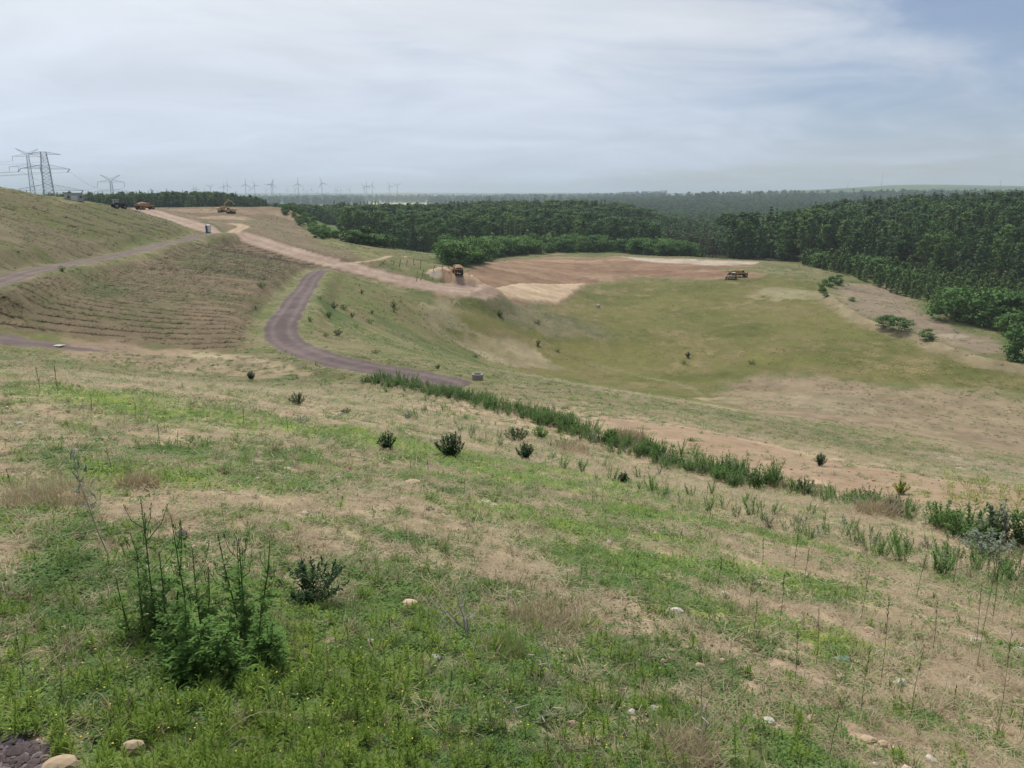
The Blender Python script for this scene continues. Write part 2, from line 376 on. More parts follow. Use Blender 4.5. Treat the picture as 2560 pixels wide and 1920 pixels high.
# ------------------------------------------------------------------ zones of the ground, as polygons on the terrain
ZP = {
 'field': atp([(1140, 850), (1125, 800), (1165, 768), (1396, 764), (1440, 728), (1560, 700), (1800, 704), (1960, 690), (2060, 705), (2075, 745), (2110, 778), (2180, 820), (2260, 845), (2340, 875), (2430, 905), (2560, 925), (2660, 940), (2660, 985), (2400, 970), (2200, 955), (2000, 938), (1900, 940), (1830, 962), (1720, 1000), (1600, 988), (1500, 970), (1400, 952), (1280, 905)], 100),
 'tan': atp([(1830, 964), (1900, 942), (2000, 940), (2200, 957), (2400, 972), (2660, 990), (2660, 1190), (2400, 1130), (2150, 1075), (1950, 1040), (1780, 1015)], 60),
 'strip': atp([(1500, 1042), (1600, 1058), (1750, 1075), (1950, 1120), (2150, 1165), (2350, 1200), (2600, 1240), (2640, 1290), (2400, 1275), (2200, 1235), (2000, 1185), (1850, 1160), (1700, 1110), (1600, 1085), (1540, 1065)]),
 'pad': atp([(1172, 738), (1215, 716), (1300, 712), (1464, 711), (1430, 740), (1394, 762), (1280, 752)], 200),
 'earth': atp([(1095, 738), (1085, 722), (1120, 690), (1190, 664), (1300, 648), (1400, 641), (1500, 645), (1540, 640), (1620, 646), (1800, 650), (1905, 654), (1885, 666), (1800, 672), (1840, 680), (1925, 684), (1880, 694), (1780, 698), (1600, 692), (1470, 710), (1390, 764), (1170, 742)], 200),
 'pale': atp([(1545, 641), (1640, 646), (1800, 651), (1900, 655), (1880, 661), (1790, 664), (1700, 658), (1610, 652)], 250),
 'brown': atp([(2085, 722), (2112, 704), (2200, 712), (2240, 722), (2290, 770), (2350, 800), (2480, 850), (2520, 880), (2430, 880), (2330, 838), (2250, 818), (2130, 775)], 150),
 'lower': atp([(2112, 700), (2200, 712), (2330, 725), (2350, 790), (2450, 830), (2560, 860), (2680, 900), (2680, 930), (2430, 905), (2340, 870), (2200, 815), (2120, 780), (2080, 740)], 150),
 'planted': atp([(-120, 742), (0, 720), (200, 678), (400, 632), (540, 592), (600, 600), (720, 640), (800, 664), (720, 700), (655, 770), (610, 868), (560, 880), (330, 862), (150, 838), (-80, 812)], 60),
 'upper': atp([(-100, 480), (100, 490), (250, 510), (330, 525), (440, 562), (500, 585), (300, 625), (0, 690), (-120, 715)], 60),
 'ridge': atp([(575, 578), (440, 548), (370, 522), (420, 518), (560, 515), (690, 515), (745, 560), (800, 605), (900, 645), (840, 655), (700, 610)], 200),
 'meadow': [(p[0], p[1]) for p in ((-150, 480), (-118, 420), (-60, 380), (-55, 430), (-110, 640), (-165, 680))],
}
def zn(x, y, sc, amp, seed): return (fbm(x / sc, y / sc, 4, seed) - .5) * 2 * amp
ELONG = fbm
def cover_near(x, y):
    """Share of green on the foreground slope: lush near the viewer's feet and at the left, sparse and mixed with bare soil elsewhere."""
    a, r = azr(x, y); a = np.degrees(a); u_ = x * .94 - y * .34; v_ = x * .34 + y * .94
    c = 0.46 + 0.26 * (fbm(u_ / 5.5, v_ / 2.4, 3, 61) - .5) + 0.85 * (fbm(u_ / 1.3, v_ / .62, 4, 62) - .5) + 0.55 * (fbm(u_ / .34, v_ / .24, 3, 63) - .5)
    c += 0.26 * (1 - sstep(2.5, 3.9, r)) + 0.34 * sstep(-5, -15, a) * (1 - sstep(3.6, 6.4, r)) + 0.10 * sstep(6, -2, a) * (1 - sstep(5, 9, r))
    c -= 0.05 * sstep(8, 22, a) * sstep(3.2, 5, r) + 0.08 * sstep(12, 28, r)
    return c
LUSH = [(900, 1095, 3.2), (830, 1085, 3.0), (985, 1110, 2.6), (1060, 1125, 2.4), (760, 1070, 2.5), (340, 1010, 3.0), (420, 1030, 2.5), (230, 985, 3.0), (1280, 1195, 1.6), (1500, 1205, 1.8), (1420, 1190, 1.8), (1650, 1290, 1.2), (1930, 1345, .9), (1880, 1560, .5), (2000, 1590, .5), (1560, 1410, .8), (1980, 1460, .7), (2250, 1230, 1.5), (330, 1200, 1.0), (1330, 1300, 1.0)]
LUSHW = [(at(px, py)[0], at(px, py)[1], s) for px, py, s in LUSH]
def lush(x, y):
    v = np.zeros(np.shape(x))
    for lx, ly, s in LUSHW:
        # drifts lie along the contour
        dx, dy = x - lx, y - ly; uu_ = dx * .94 - dy * .34; vv_ = dx * .34 + dy * .94
        v = np.maximum(v, np.exp(-((uu_ / (1.5 * s)) ** 2 + (vv_ / (0.9 * s)) ** 2)))
    return v

x, y, r = GX.ravel(), GY.ravel(), GR.ravel(); az = GA.ravel()
N = len(x)
dry = np.empty((N, 3)); grn = np.empty((N, 3)); cov_ = np.empty(N)
def tone(a, b, t): return np.array(a) * (1 - t[:, None]) + np.array(b) * t[:, None]
SOIL, STRAW, PINK = (.46, .335, .235), (.47, .365, .235), (.48, .33, .25)
t1 = fbm(x / 6, y / 3, 4, 71); t2 = fbm(x / 1.4, y / 1.4, 3, 72)
dry[:] = tone(SOIL, STRAW, sstep(.35, .65, t1)); dry[:] += (np.array(PINK) - dry) * (sstep(.5, .75, t2) * .55)[:, None]
lu = lush(x, y)
grn[:] = tone((.115, .145, .055), (.185, .205, .075), sstep(.3, .7, fbm(x / 3, y / 3, 3, 73)))
grn[:] += (np.array((.27, .33, .05)) - grn) * np.clip(lu * 1.2, 0, 1)[:, None]
cov_[:] = cover_near(x, y) + 0.28 * lu
zone = np.zeros(N, int)              # 0 hillside
inv = (np.abs(az) < R(42))
def paint(mask_soft, d, g, c):
    k = mask_soft > 0.002; w = mask_soft[k]
    def f(v): return np.asarray(v)[k] if np.ndim(v) > 1 else np.asarray(v)
    dry[k] += (f(d) - dry[k]) * w[:, None]; grn[k] += (f(g) - grn[k]) * w[:, None]
    cv_ = c[k] if np.ndim(c) else c
    cov_[k] += (cv_ - cov_[k]) * w
def zsd(name, lo=50, hi=700):
    s = np.full(N, -1e3); k = inv & (r > lo) & (r < hi); s[k] = in_poly(x[k], y[k], ZP[name]); return s
# beyond the bench everything is a greener, smoother sward
far1 = sstep(52, 70, r) * inv
side_slope = tone((.27, .235, .12), (.235, .19, .105), sstep(.3, .7, fbm(x / 14, y / 14, 4, 75)))
paint(far1, side_slope, tone((.10, .145, .045), (.17, .185, .065), sstep(.3, .7, fbm(x / 10, y / 10, 4, 76))), .52 + .55 * (fbm(x / 11, y / 11, 4, 77) - .5))
plain_c = tone((.20, .21, .085), (.15, .18, .07), fbm(x / 60, y / 60, 3, 78))
paint(sstep(440, 560, r), plain_c, tone((.07, .10, .035), (.10, .13, .045), fbm(x / 40, y / 40, 3, 79)), .62 + .5 * (fbm(x / 50, y / 50, 3, 80) - .5))
# floor of the woods: leaf litter and undergrowth
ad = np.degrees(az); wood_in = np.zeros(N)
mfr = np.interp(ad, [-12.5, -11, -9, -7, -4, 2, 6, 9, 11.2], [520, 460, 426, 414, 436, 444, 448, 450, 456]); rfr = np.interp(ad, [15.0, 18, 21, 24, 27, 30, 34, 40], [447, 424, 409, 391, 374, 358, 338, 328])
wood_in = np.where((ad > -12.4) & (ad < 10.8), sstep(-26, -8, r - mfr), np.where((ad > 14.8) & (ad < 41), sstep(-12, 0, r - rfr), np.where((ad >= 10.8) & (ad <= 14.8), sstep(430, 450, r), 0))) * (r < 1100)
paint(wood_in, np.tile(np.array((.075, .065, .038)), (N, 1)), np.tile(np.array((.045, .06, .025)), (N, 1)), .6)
# open farmland far out: strips of pale corn and green between dark woods
fy = vnoise(x / 420 + y / 2600, y / 330, 91) * np.where(ad > 8, .55, 1)
paint(sstep(1300, 1700, r), tone((.15, .20, .08), (.34, .31, .15), sstep(.45, .75, fy)), np.tile(np.array((.05, .075, .035)), (N, 1)), .30 + 1.0 * (fbm(x / 800, y / 260, 4, 92) - .5))
cornf = in_poly(x, y, [(r_ * math.sin(R(a)), r_ * math.cos(R(a))) for a, r_ in ((-9.6, 2900), (-10.2, 4300), (-6.0, 4300), (-6.2, 3100))])
paint(sstep(-20, 20, cornf), np.tile(np.array((.62, .55, .26)), (N, 1)), np.tile(np.array((.5, .46, .2)), (N, 1)), .2)
Z = {}
for nm in ('field', 'tan', 'pad', 'earth', 'pale', 'brown', 'lower', 'planted', 'upper', 'ridge', 'meadow'): Z[nm] = zsd(nm, 40 if nm in ('planted', 'upper', 'tan') else 80, 760)
Z['strip'] = zsd('strip', 15, 120)
fx = Z['field'] + zn(x, y, 7, 4, 101)
paint(sstep(-3, 3, fx), tone((.24, .205, .085), (.265, .21, .11), fbm(x / 18, y / 18, 4, 102)), tone((.135, .145, .040), (.185, .18, .055), sstep(.3, .7, fbm(x / 30, y / 22, 4, 103))), .60 + .65 * (fbm(x / 16, y / 9, 4, 104) - .5))
bl = np.exp(-(((x - at(1330, 790, 100)[0]) / 22) ** 2 + ((y - at(1330, 790, 100)[1]) / 12) ** 2))
paint(sstep(.25, .6, bl + zn(x, y, 6, .25, 139)) * .45, np.tile(np.array((.22, .20, .15)), (N, 1)), np.tile(np.array((.16, .17, .10)), (N, 1)), .4)
paint(sstep(-4, 4, Z['tan'] + zn(x, y, 10, 7, 105)), tone((.34, .27, .17), (.30, .225, .15), fbm(x / 15, y / 9, 4, 106)), tone((.15, .175, .065), (.19, .19, .08), fbm(x / 12, y / 12, 3, 107)), .30 + .8 * (fbm(x / 22, y / 11, 4, 108) - .5))
paint(sstep(-3, 3, Z['lower'] + zn(x, y, 8, 4, 109)), tone((.27, .23, .12), (.22, .2, .1), fbm(x / 12, y / 12, 3, 110)), tone((.13, .17, .05), (.10, .14, .05), fbm(x / 15, y / 15, 3, 111)), .6)
paint(sstep(-3, 3, Z['brown'] + zn(x, y, 9, 5, 112)), tone((.33, .26, .175), (.27, .21, .15), fbm(x / 10, y / 10, 4, 113)), np.tile(np.array((.18, .17, .10)), (N, 1)), .28)
bd_, _ = seg_dist(x[inv], y[inv], rim); rimd = np.full(N, 1e3); rimd[inv] = bd_
paint((1 - sstep(1.5, 6, rimd + zn(x, y, 5, 2.5, 114))) * (r > 100), np.tile(np.array((.33, .27, .16)), (N, 1)), np.tile(np.array((.2, .19, .09)), (N, 1)), .25)
paint(sstep(-.6, .6, Z['strip'] + zn(x, y, 2.2, 1.1, 115)), tone((.31, .215, .14), (.345, .255, .17), fbm(x / 3, y / 3, 3, 116)), np.tile(np.array((.17, .175, .06)), (N, 1)), .10 + .3 * (fbm(x / 2.5, y / 2.5, 3, 117) - .5))
ex = Z['earth'] + zn(x, y, 9, 4, 118)
streak = fbm(x / 34 + y / 300, y / 5.5, 4, 119)
paint(sstep(-1.5, 1.5, ex), tone((.20, .122, .076), (.295, .19, .122), streak), tone((.38, .275, .18), (.30, .21, .135), fbm(x / 12, y / 6, 3, 120)), .26 + 1.6 * (fbm(x / 26, y / 8, 4, 121) - .5))
paint(sstep(-1, 1, Z['pad'] + zn(x, y, 6, 1.2, 122)), tone((.50, .385, .255), (.44, .325, .215), fbm(x / 14, y / 8, 4, 123)), np.tile(np.array((.38, .26, .17)), (N, 1)), .18 + .3 * (fbm(x / 10, y / 5, 3, 124) - .5))
paint(sstep(-1, 1, Z['pale'] + zn(x, y, 9, 3, 125)), tone((.50, .43, .34), (.42, .34, .26), fbm(x / 20, y / 6, 4, 126)), np.tile(np.array((.30, .25, .16)), (N, 1)), .22)
hs = np.full((NA, NR), -9.0); hs[sub] = heap_sd; hs = hs.ravel()
paint(sstep(-.02, .06, hs), tone((.47, .335, .215), (.27, .17, .105), sstep(.42, .62, fbm(x / 1.5, y / 2.6, 4, 127))), np.tile(np.array((.28, .17, .105)), (N, 1)), .32)
px_ = Z['planted']
paint(sstep(-1.5, 1.5, px_), tone((.285, .205, .13), (.25, .20, .12), fbm(x / 12, y / 12, 4, 128)), tone((.135, .16, .06), (.17, .165, .075), fbm(x / 9, y / 9, 3, 129)), .38 + .9 * (fbm(x / 16, y / 16, 4, 130) - .5))
paint(sstep(-2, 2, Z['upper']), tone((.235, .185, .115), (.225, .195, .11), fbm(x / 16, y / 16, 4, 131)), tone((.145, .165, .055), (.17, .17, .07), fbm(x / 14, y / 14, 3, 132)), .46 + .8 * (fbm(x / 26, y / 26, 4, 133) - .5))
paint(sstep(-2, 2, Z['ridge']), tone((.225, .165, .11), (.25, .19, .12), fbm(x / 12, y / 12, 4, 134)), np.tile(np.array((.16, .165, .075)), (N, 1)), .30 + .6 * (fbm(x / 18, y / 18, 4, 135) - .5))
paint(sstep(-6, 6, Z['meadow'] + zn(x, y, 20, 8, 136)), np.tile(np.array((.20, .22, .08)), (N, 1)), np.tile(np.array((.115, .175, .05)), (N, 1)), .8)
# bare sandy patches and wheel marks
BARE = [(440, 905, 7, (.42, .34, .21)), (540, 915, 6, (.44, .36, .23)), (340, 890, 6, (.36, .27, .18)), (640, 930, 4, (.40, .32, .2)), (1280, 890, 10, (.36, .30, .18)), (1110, 790, 5, (.30, .27, .15)), (1215, 868, 5, (.32, .27, .15)), (2480, 1160, 5, (.40, .33, .24)), (2530, 1185, 4, (.44, .37, .27)), (2380, 840, 4, (.40, .34, .24)), (2000, 735, 14, (.30, .27, .15)), (1000, 705, 6, (.3, .26, .16)), (560, 545, 10, (.40, .29, .19)), (500, 528, 16, (.34, .235, .155)), (720, 540, 8, (.33, .25, .17)), (640, 525, 10, (.30, .21, .14)), (1088, 684, 2.2, (.36, .31, .24)), (1690, 1000, 5, (.33, .27, .15)), (1830, 1000, 6, (.33, .27, .16)), (2050, 1010, 12, (.34, .28, .18))]
for bx_, by_, s, c in BARE:
    p = at(bx_, by_, 40)
    g = np.exp(-(((x - p[0]) / (s * 1.4)) ** 2 + ((y - p[1]) / s) ** 2))
    k = sstep(.40, .58, g + zn(x, y, s * .45, .34, 140 + int(s)))
    paint(k * inv, np.tile(np.array(c), (N, 1)), grn * 1.0, .22)
for line, wd in (([(1128, 735), (1085, 770), (1060, 810), (1110, 840), (1200, 880), (1260, 905)], 1.3), ([(1140, 737), (1110, 770), (1085, 812), (1130, 845), (1230, 890)], 1.3), ([(1480, 905), (1600, 940), (1750, 985), (1900, 1030), (2100, 1085), (2400, 1150), (2560, 1190)], .7), ([(640, 925), (560, 905), (450, 895), (300, 885)], 1.0)):
    ln = smooth_line(atp(line, 60), 3); k = inv & (r > 55) & (r < 420)
    d_, _ = seg_dist(x[k], y[k], ln); m_ = np.zeros(N); m_[k] = (1 - sstep(wd * .6, wd * 1.8, d_ + zn(x[k], y[k], 3, .8, 150)))
    paint(m_ * .42, np.tile(np.array((.36, .31, .19)), (N, 1)), np.tile(np.array((.24, .23, .11)), (N, 1)), .25)
# cut edges of the roads: bare dark earth in the bank
for nm, (ln, z_, w_) in RLINE.items():
    k = inv & (r > 55) & (r < 520); d_, _ = seg_dist(x[k], y[k], ln[::2]); m_ = np.zeros(N)
    if nm in ('haul_road',): m_[k] = (1 - sstep(w_ / 2 + .9, w_ / 2 + 1.9, d_ + zn(x[k], y[k], 4, .5, 151))); paint(m_ * .8, np.tile(np.array((.17, .115, .08)), (N, 1)), np.tile(np.array((.2, .16, .1)), (N, 1)), .25)
    elif nm == 'upper_track': m_[k] = (1 - sstep(w_ / 2 + .3, w_ / 2 + 2.2, d_)); paint(m_ * .7, np.tile(np.array((.28, .23, .14)), (N, 1)), np.tile(np.array((.12, .14, .06)), (N, 1)), .45)
    elif nm == 'gravel_road': m_[k] = (1 - sstep(w_ / 2 + .5, w_ / 2 + 2.6, d_ + zn(x[k], y[k], 4, .7, 152))); paint(m_ * .55, np.tile(np.array((.33, .29, .17)), (N, 1)), np.tile(np.array((.16, .19, .06)), (N, 1)), .55)
# dark broken gravel at the viewer's feet, bottom left
g0 = at(30, 1915); gd = np.hypot((x - g0[0] + .12) / .30, (y - g0[1]) / .19) + zn(x, y, .25, .22, 160)
paint((1 - sstep(.75, 1.15, gd)), np.tile(np.array((.10, .075, .075)), (N, 1)), np.tile(np.array((.07, .06, .055)), (N, 1)), .3)
GRAVEL = (g0[0] - .12, g0[1])
# roads: compacted gravel, paler in the wheel tracks, thinning out at ragged edges
RCOL = {'haul_road': ((.29, .205, .155), (.42, .325, .255)), 'gravel_road': ((.105, .080, .077), (.178, .138, .130)), 'upper_track': ((.14, .108, .095), (.215, .17, .148)), 'lower_track': ((.13, .098, .092), (.20, .16, .148)), 'sand_track': ((.36, .255, .165), (.45, .345, .235)), 'dirt_path': ((.32, .245, .15), (.40, .32, .21))}
RD = {}
for nm, (ln, z_, w_) in RLINE.items():
    k = inv & (r > 50) & (r < 520); d_, t_ = seg_dist(x[k], y[k], ln[::2]); dd = np.full(N, 1e3); dd[k] = d_; tt_ = np.zeros(N); tt_[k] = t_
    hw = np.full(N, w_ / 2)
    if nm == 'lower_track': hw = hw * np.clip(1.15 - tt_, .15, 1)
    if nm == 'haul_road': hw = hw * (1 + .6 * np.clip(.10 - tt_, 0, .1) / .1)
    e_ = hw - dd + zn(x, y, 1.6, .35, 161) + zn(x, y, 5, .3, 162); RD[nm] = np.where(hw - dd > 0, 1, 0) * (e_ > -.1)
    tr_ = np.exp(-((np.abs(dd) - w_ * .22) / (w_ * .085)) ** 2) * .7 + (fbm(x / 1.3, y / 2.6, 3, 163) - .5) * .9 + (fbm(x / 7, y / 7, 3, 164) - .5) * .9 + .25
    paint(sstep(-.15, .45, e_), tone(*RCOL[nm], np.clip(tr_, 0, 1)), tone(*RCOL[nm], np.clip(tr_ - .3, 0, 1)), .35)
    GZ.ravel()[:] += np.where(dd < w_ / 2 + .4, .05 * np.clip(1 - dd / (w_ / 2), 0, 1) - .05 * np.exp(-((dd - w_ * .22) / .35) ** 2), 0)
# patchiness at the scale of tufts and clods
mott = (fbm(x / 2.6, y / 2.6, 3, 181) - .5) + .8 * (fbm(x / 8, y / 6, 3, 182) - .5)
onr = np.zeros(N, bool)
for nm in RD: onr |= RD[nm] > 0
mott = mott * np.where(onr, .25, 1) * np.where(Z['planted'] > 0, .5, 1) * sstep(45, 70, r) * (1 - sstep(600, 1200, r)) * inv
deep = 1 - .20 * sstep(52, 75, r) * ~onr * np.where((Z['earth'] > 0) | (Z['pad'] > 0) | (hs > 0), .3, np.where(fx > 0, 1.0, 1)) - .10 * ((Z['planted'] > 0) | (Z['upper'] > 0))
dry *= (1 + .55 * mott)[:, None] * deep[:, None]; grn *= (1 - .45 * mott)[:, None] * deep[:, None]; cov_ += .55 * (fbm(x / 3.2, y / 3.2, 3, 183) - .5) * sstep(45, 70, r) * ~onr
# the raised sand pad and tracked earth get real relief
GZr = GZ.ravel()
GZr += np.where(Z['pad'] > -2, 0.9 * sstep(-.8, .8, Z['pad'] + zn(x, y, 6, 1.2, 122)), 0)
GZr += np.where(Z['earth'] > 0, 1.1 * (fbm(x / 30, y / 4.5, 3, 171) - .5) * sstep(0, 4, Z['earth']) * (Z['pad'] < -1) * (hs < 0), 0)
# ruts of the planting rows
rA, rB = at(100, 740, 60), at(480, 800, 60)
rdir = (rB - rA)[:2] / np.linalg.norm((rB - rA)[:2]); rnorm = np.array([-rdir[1], rdir[0]])
GZ = GZr.reshape(NA, NR)

# ------------------------------------------------------------------ ground meshes: one sheet split where its kind changes
def sd_face(a): return a.reshape(NA, NR)
fi, fj = np.meshgrid(np.arange(NA - 1), np.arange(NR - 1), indexing='ij'); fi = fi.ravel(); fj = fj.ravel()
v00 = fi * NR + fj
quads = np.stack([v00, v00 + NR, v00 + NR + 1, v00 + 1], 1)
cx = x[quads].mean(1); rr_ = r[quads].mean(1)
fz = np.zeros(len(quads), int)
fz[rr_ > 520] = 6
fz[Z['planted'][v00] > 0] = 2; fz[Z['upper'][v00] > 0] = 2
fz[(fx[v00] > 0)] = 1
fz[Z['tan'][v00] > 0] = 5
fz[(Z['lower'][v00] > 0) & (fz != 1)] = 4
fz[(ex[v00] > 0)] = 3
fz[Z['pad'][v00] > 0] = 7
fz[hs[v00] > 0] = 8
RNAMES = ['haul_road', 'gravel_road', 'upper_track', 'lower_track', 'sand_track', 'dirt_path']
for k, nm in enumerate(RNAMES): fz[(RD[nm][v00] > 0) & (fz != 8)] = 9 + k
ZNAMES = {0: 'hillside', 1: 'grass_field', 2: 'planted_slope', 3: 'bare_earth', 4: 'lower_field', 5: 'dry_field', 6: 'plain', 7: 'sand_pad', 8: 'earth_heap'}
ZNAMES.update({9 + k: nm for k, nm in enumerate(RNAMES)})
ZLAB = {9: 'reddish gravel haul road from the ridge down to the earth heap', 10: 'dark purplish gravel road curving along the bench below the hillside', 11: 'grey gravel track across the planted slope up to the portable toilet', 12: 'short stub of dark gravel track at the foot of the planted slope', 13: 'short sandy spur from the road crossing towards the excavators', 14: 'pale footpath over the small hill beside the haul road', 0: 'grassy slope of thin turf and bare sandy soil falling from the viewer to the valley', 1: 'flat olive green grass field on the valley floor', 2: 'bare brown slope planted with rows of low brush', 3: 'churned red brown earth at the far end of the field', 4: 'brown and green strip beyond the bank along the field', 5: 'dry tan part of the valley floor nearest the hillside', 6: 'wooded plain and far blue hills up to the horizon', 7: 'flat raised pad of pale sand beside the grass field', 8: 'tipped heap of loose sandy earth under the dump truck'}
GM = ground_mat()
def structure(o, label=None):
    o['kind'] = 'structure'
    if label: o['label'] = label
    return o
GZr = GZ.ravel()
for zi, nm in ZNAMES.items():
    q = quads[fz == zi]
    if not len(q): continue
    uq, invq = np.unique(q, return_inverse=True); q2 = invq.reshape(-1, 4)
    me = bpy.data.meshes.new(nm)
    me.vertices.add(len(uq)); me.vertices.foreach_set('co', np.stack([x[uq], y[uq], GZr[uq]], 1).astype(np.float32).ravel())
    me.loops.add(q2.size); me.loops.foreach_set('vertex_index', q2.astype(np.int32).ravel())
    me.polygons.add(len(q2)); me.polygons.foreach_set('loop_start', np.arange(0, q2.size, 4, dtype=np.int32)); me.polygons.foreach_set('loop_total', np.full(len(q2), 4, np.int32))
    me.polygons.foreach_set('use_smooth', np.ones(len(q2), bool))
    for an, arr in (('dry', dry), ('green', grn)):
        a_ = me.attributes.new(an, 'FLOAT_COLOR', 'POINT'); a_.data.foreach_set('color', np.concatenate([np.clip(arr[uq], 0, 1), np.ones((len(uq), 1))], 1).astype(np.float32).ravel())
    a_ = me.attributes.new('cover', 'FLOAT', 'POINT'); a_.data.foreach_set('value', np.clip(cov_[uq], -.5, 1.5).astype(np.float32))
    me.update(calc_edges=True); me.flip_normals() if False else None
    me.materials.append(GM)
    o = bpy.data.objects.new(nm, me); C.objects.link(o); structure(o, ZLAB[zi])

# ------------------------------------------------------------------ mesh helpers
class MB:
    def __init__(s): s.v = []; s.f = []
    def add(s, vs, fs):
        o = len(s.v); s.v.extend([tuple(float(c) for c in p) for p in vs]); s.f.extend([tuple(i + o for i in f) for f in fs]); return s
    def box(s, c, d, rz=0.0, taper=(1, 1)):
        hx, hy, hz = d[0] / 2, d[1] / 2, d[2] / 2; cs, sn = math.cos(rz), math.sin(rz); vs = []
        for z, t in ((-hz, (1, 1)), (hz, taper)):
            for sx, sy in ((-1, -1), (1, -1), (1, 1), (-1, 1)):
                px, py = sx * hx * t[0], sy * hy * t[1]
                vs.append((c[0] + px * cs - py * sn, c[1] + px * sn + py * cs, c[2] + z))
        return s.add(vs, [(3, 2, 1, 0), (4, 5, 6, 7), (0, 1, 5, 4), (1, 2, 6, 5), (2, 3, 7, 6), (3, 0, 4, 7)])
    def prism(s, prof, x0, x1, axis='y'):
        """Side outline (list of (x, z)) pushed from y = x0 to y = x1."""
        n = len(prof); vs = [(p[0], x0, p[1]) for p in prof] + [(p[0], x1, p[1]) for p in prof]
        return s.add(vs, [tuple(range(n)), tuple(range(2 * n - 1, n - 1, -1))] + [(i, i + n, (i + 1) % n + n, (i + 1) % n) for i in range(n)])
    def bar(s, a, b, w, w2=None, n=4):
        a, b = Vector(a), Vector(b); d = (b - a)
        if d.length < 1e-6: return s
        q = d.to_track_quat('Z', 'Y'); w2 = w if w2 is None else w2; vs = []
        for p, ww in ((a, w), (b, w2)):
            for k in range(n):
                t = 2 * math.pi * (k + .5) / n; vs.append(p + q @ Vector((math.cos(t) * ww / 2 * 1.2, math.sin(t) * ww / 2 * 1.2, 0)))
        return s.add(vs, [tuple(range(n - 1, -1, -1)), tuple(range(n, 2 * n))] + [(k, (k + 1) % n, n + (k + 1) % n, n + k) for k in range(n)])
    def tube(s, pts, w, w2=None, n=4):
        w2 = w if w2 is None else w2; m = len(pts) - 1
        ps = [Vector(p) for p in pts]; vs = []; fs = []
        for i, p in enumerate(ps):
            d = ps[min(i + 1, m)] - ps[max(i - 1, 0)]; q = d.to_track_quat('Z', 'Y'); ww = (w + (w2 - w) * i / m) / 2
            for k in range(n):
                t = 2 * math.pi * k / n; vs.append(p + q @ Vector((math.cos(t) * ww, math.sin(t) * ww, 0)))
        for i in range(m):
            for k in range(n): fs.append((i * n + k, i * n + (k + 1) % n, (i + 1) * n + (k + 1) % n, (i + 1) * n + k))
        fs.append(tuple(range(n - 1, -1, -1))); fs.append(tuple(m * n + k for k in range(n)))
        return s.add(vs, fs)
    def cyl(s, c, rad, h, axis='z', n=14, r2=None):
        r2 = rad if r2 is None else r2; vs = []
        for z, q in ((-h / 2, rad), (h / 2, r2)):
            for k in range(n):
                t = 2 * math.pi * k / n; p = (q * math.cos(t), q * math.sin(t), z)
                if axis == 'y': p = (p[0], p[2], p[1])
                elif axis == 'x': p = (p[2], p[0], p[1])
                vs.append((c[0] + p[0], c[1] + p[1], c[2] + p[2]))
        return s.add(vs, [tuple(range(n)), tuple(range(n, 2 * n))] + [(k, (k + 1) % n, n + (k + 1) % n, n + k) for k in range(n)])
    def leaf(s, p, az, L, w, up, droop, seg=3):
        """A strip leaf from p: heading az, starting at elevation up, bending by droop; blunt middle, pointed tip."""
        p = np.array(p, float); sd_ = np.array([math.cos(az + math.pi / 2), math.sin(az + math.pi / 2), 0]); vs = []; e = up
        ws = [.45, 1.0, .75, .0][:seg] + [0.0] if seg < 3 else [.45, 1.0, .75]
        o = len(s.v)
        for k in range(seg):
            ww = w / 2 * ws[k]; vs += [p - sd_ * ww, p + sd_ * ww]
            p = p + np.array([math.cos(az) * math.cos(e), math.sin(az) * math.cos(e), math.sin(e)]) * L / seg; e -= droop / seg
        vs.append(p); fs = [(2 * k, 2 * k + 1, 2 * k + 3, 2 * k + 2) for k in range(seg - 1)] + [(2 * seg - 2, 2 * seg - 1, 2 * seg)]
        return s.add(vs, fs)
    def mesh(s, name, mat, smooth=False):
        me = bpy.data.meshes.new(name); me.from_pydata(s.v, [], s.f)
        if mat: me.materials.append(mat)
        if smooth:
            for p in me.polygons: p.use_smooth = True
        me.update(); return me
    def build(s, name, mat, parent=None, smooth=False):
        o = bpy.data.objects.new(name, s.mesh(name, mat, smooth)); C.objects.link(o); o.parent = parent; return o
def vert_normals(me):
    """One normal per vertex from the corner normals."""
    nv = np.zeros((len(me.vertices), 3)); cn = np.empty(len(me.loops) * 3); me.corner_normals.foreach_get('vector', cn); li = np.empty(len(me.loops), int); me.loops.foreach_get('vertex_index', li); nv[li] = cn.reshape(-1, 3); return [tuple(q) for q in nv]
def join_meshes(name, meshes):
    """One mesh out of several, keeping their materials."""
    vs = []; fs = []; mi = []; mats = []
    for me in meshes:
        o = len(vs); vs += [tuple(v.co) for v in me.vertices]; k = len(mats); mats.append(me.materials[0])
        for p in me.polygons: fs.append(tuple(i + o for i in p.vertices)); mi.append(k)
    me = bpy.data.meshes.new(name); me.from_pydata(vs, [], fs)
    for m in mats: me.materials.append(m)
    me.polygons.foreach_set('material_index', mi); me.polygons.foreach_set('use_smooth', np.ones(len(fs), bool)); me.update()
    nv = []
    for m_ in meshes: nv += [tuple(c.vector) for c in m_.vertex_normals] if not m_.has_custom_normals else vert_normals(m_)
    me.normals_split_custom_set_from_vertices(nv); return me
def empty(name, loc, rz=0.0, sc=1.0):
    o = bpy.data.objects.new(name, None); C.objects.link(o); o.location = [float(c) for c in loc]; o.rotation_euler = (0, 0, rz); o.scale = (sc, sc, sc) if np.isscalar(sc) else sc
    o.empty_display_size = 0.3; return o
def tag(o, label, cat, group=None):
    o['label'] = label; o['category'] = cat
    if group: o['group'] = group
    return o
def copy_tree(o, parent=None):
    c = o.copy(); C.objects.link(c); c.parent = parent
    for ch in list(o.children): copy_tree(ch, c)
    return c

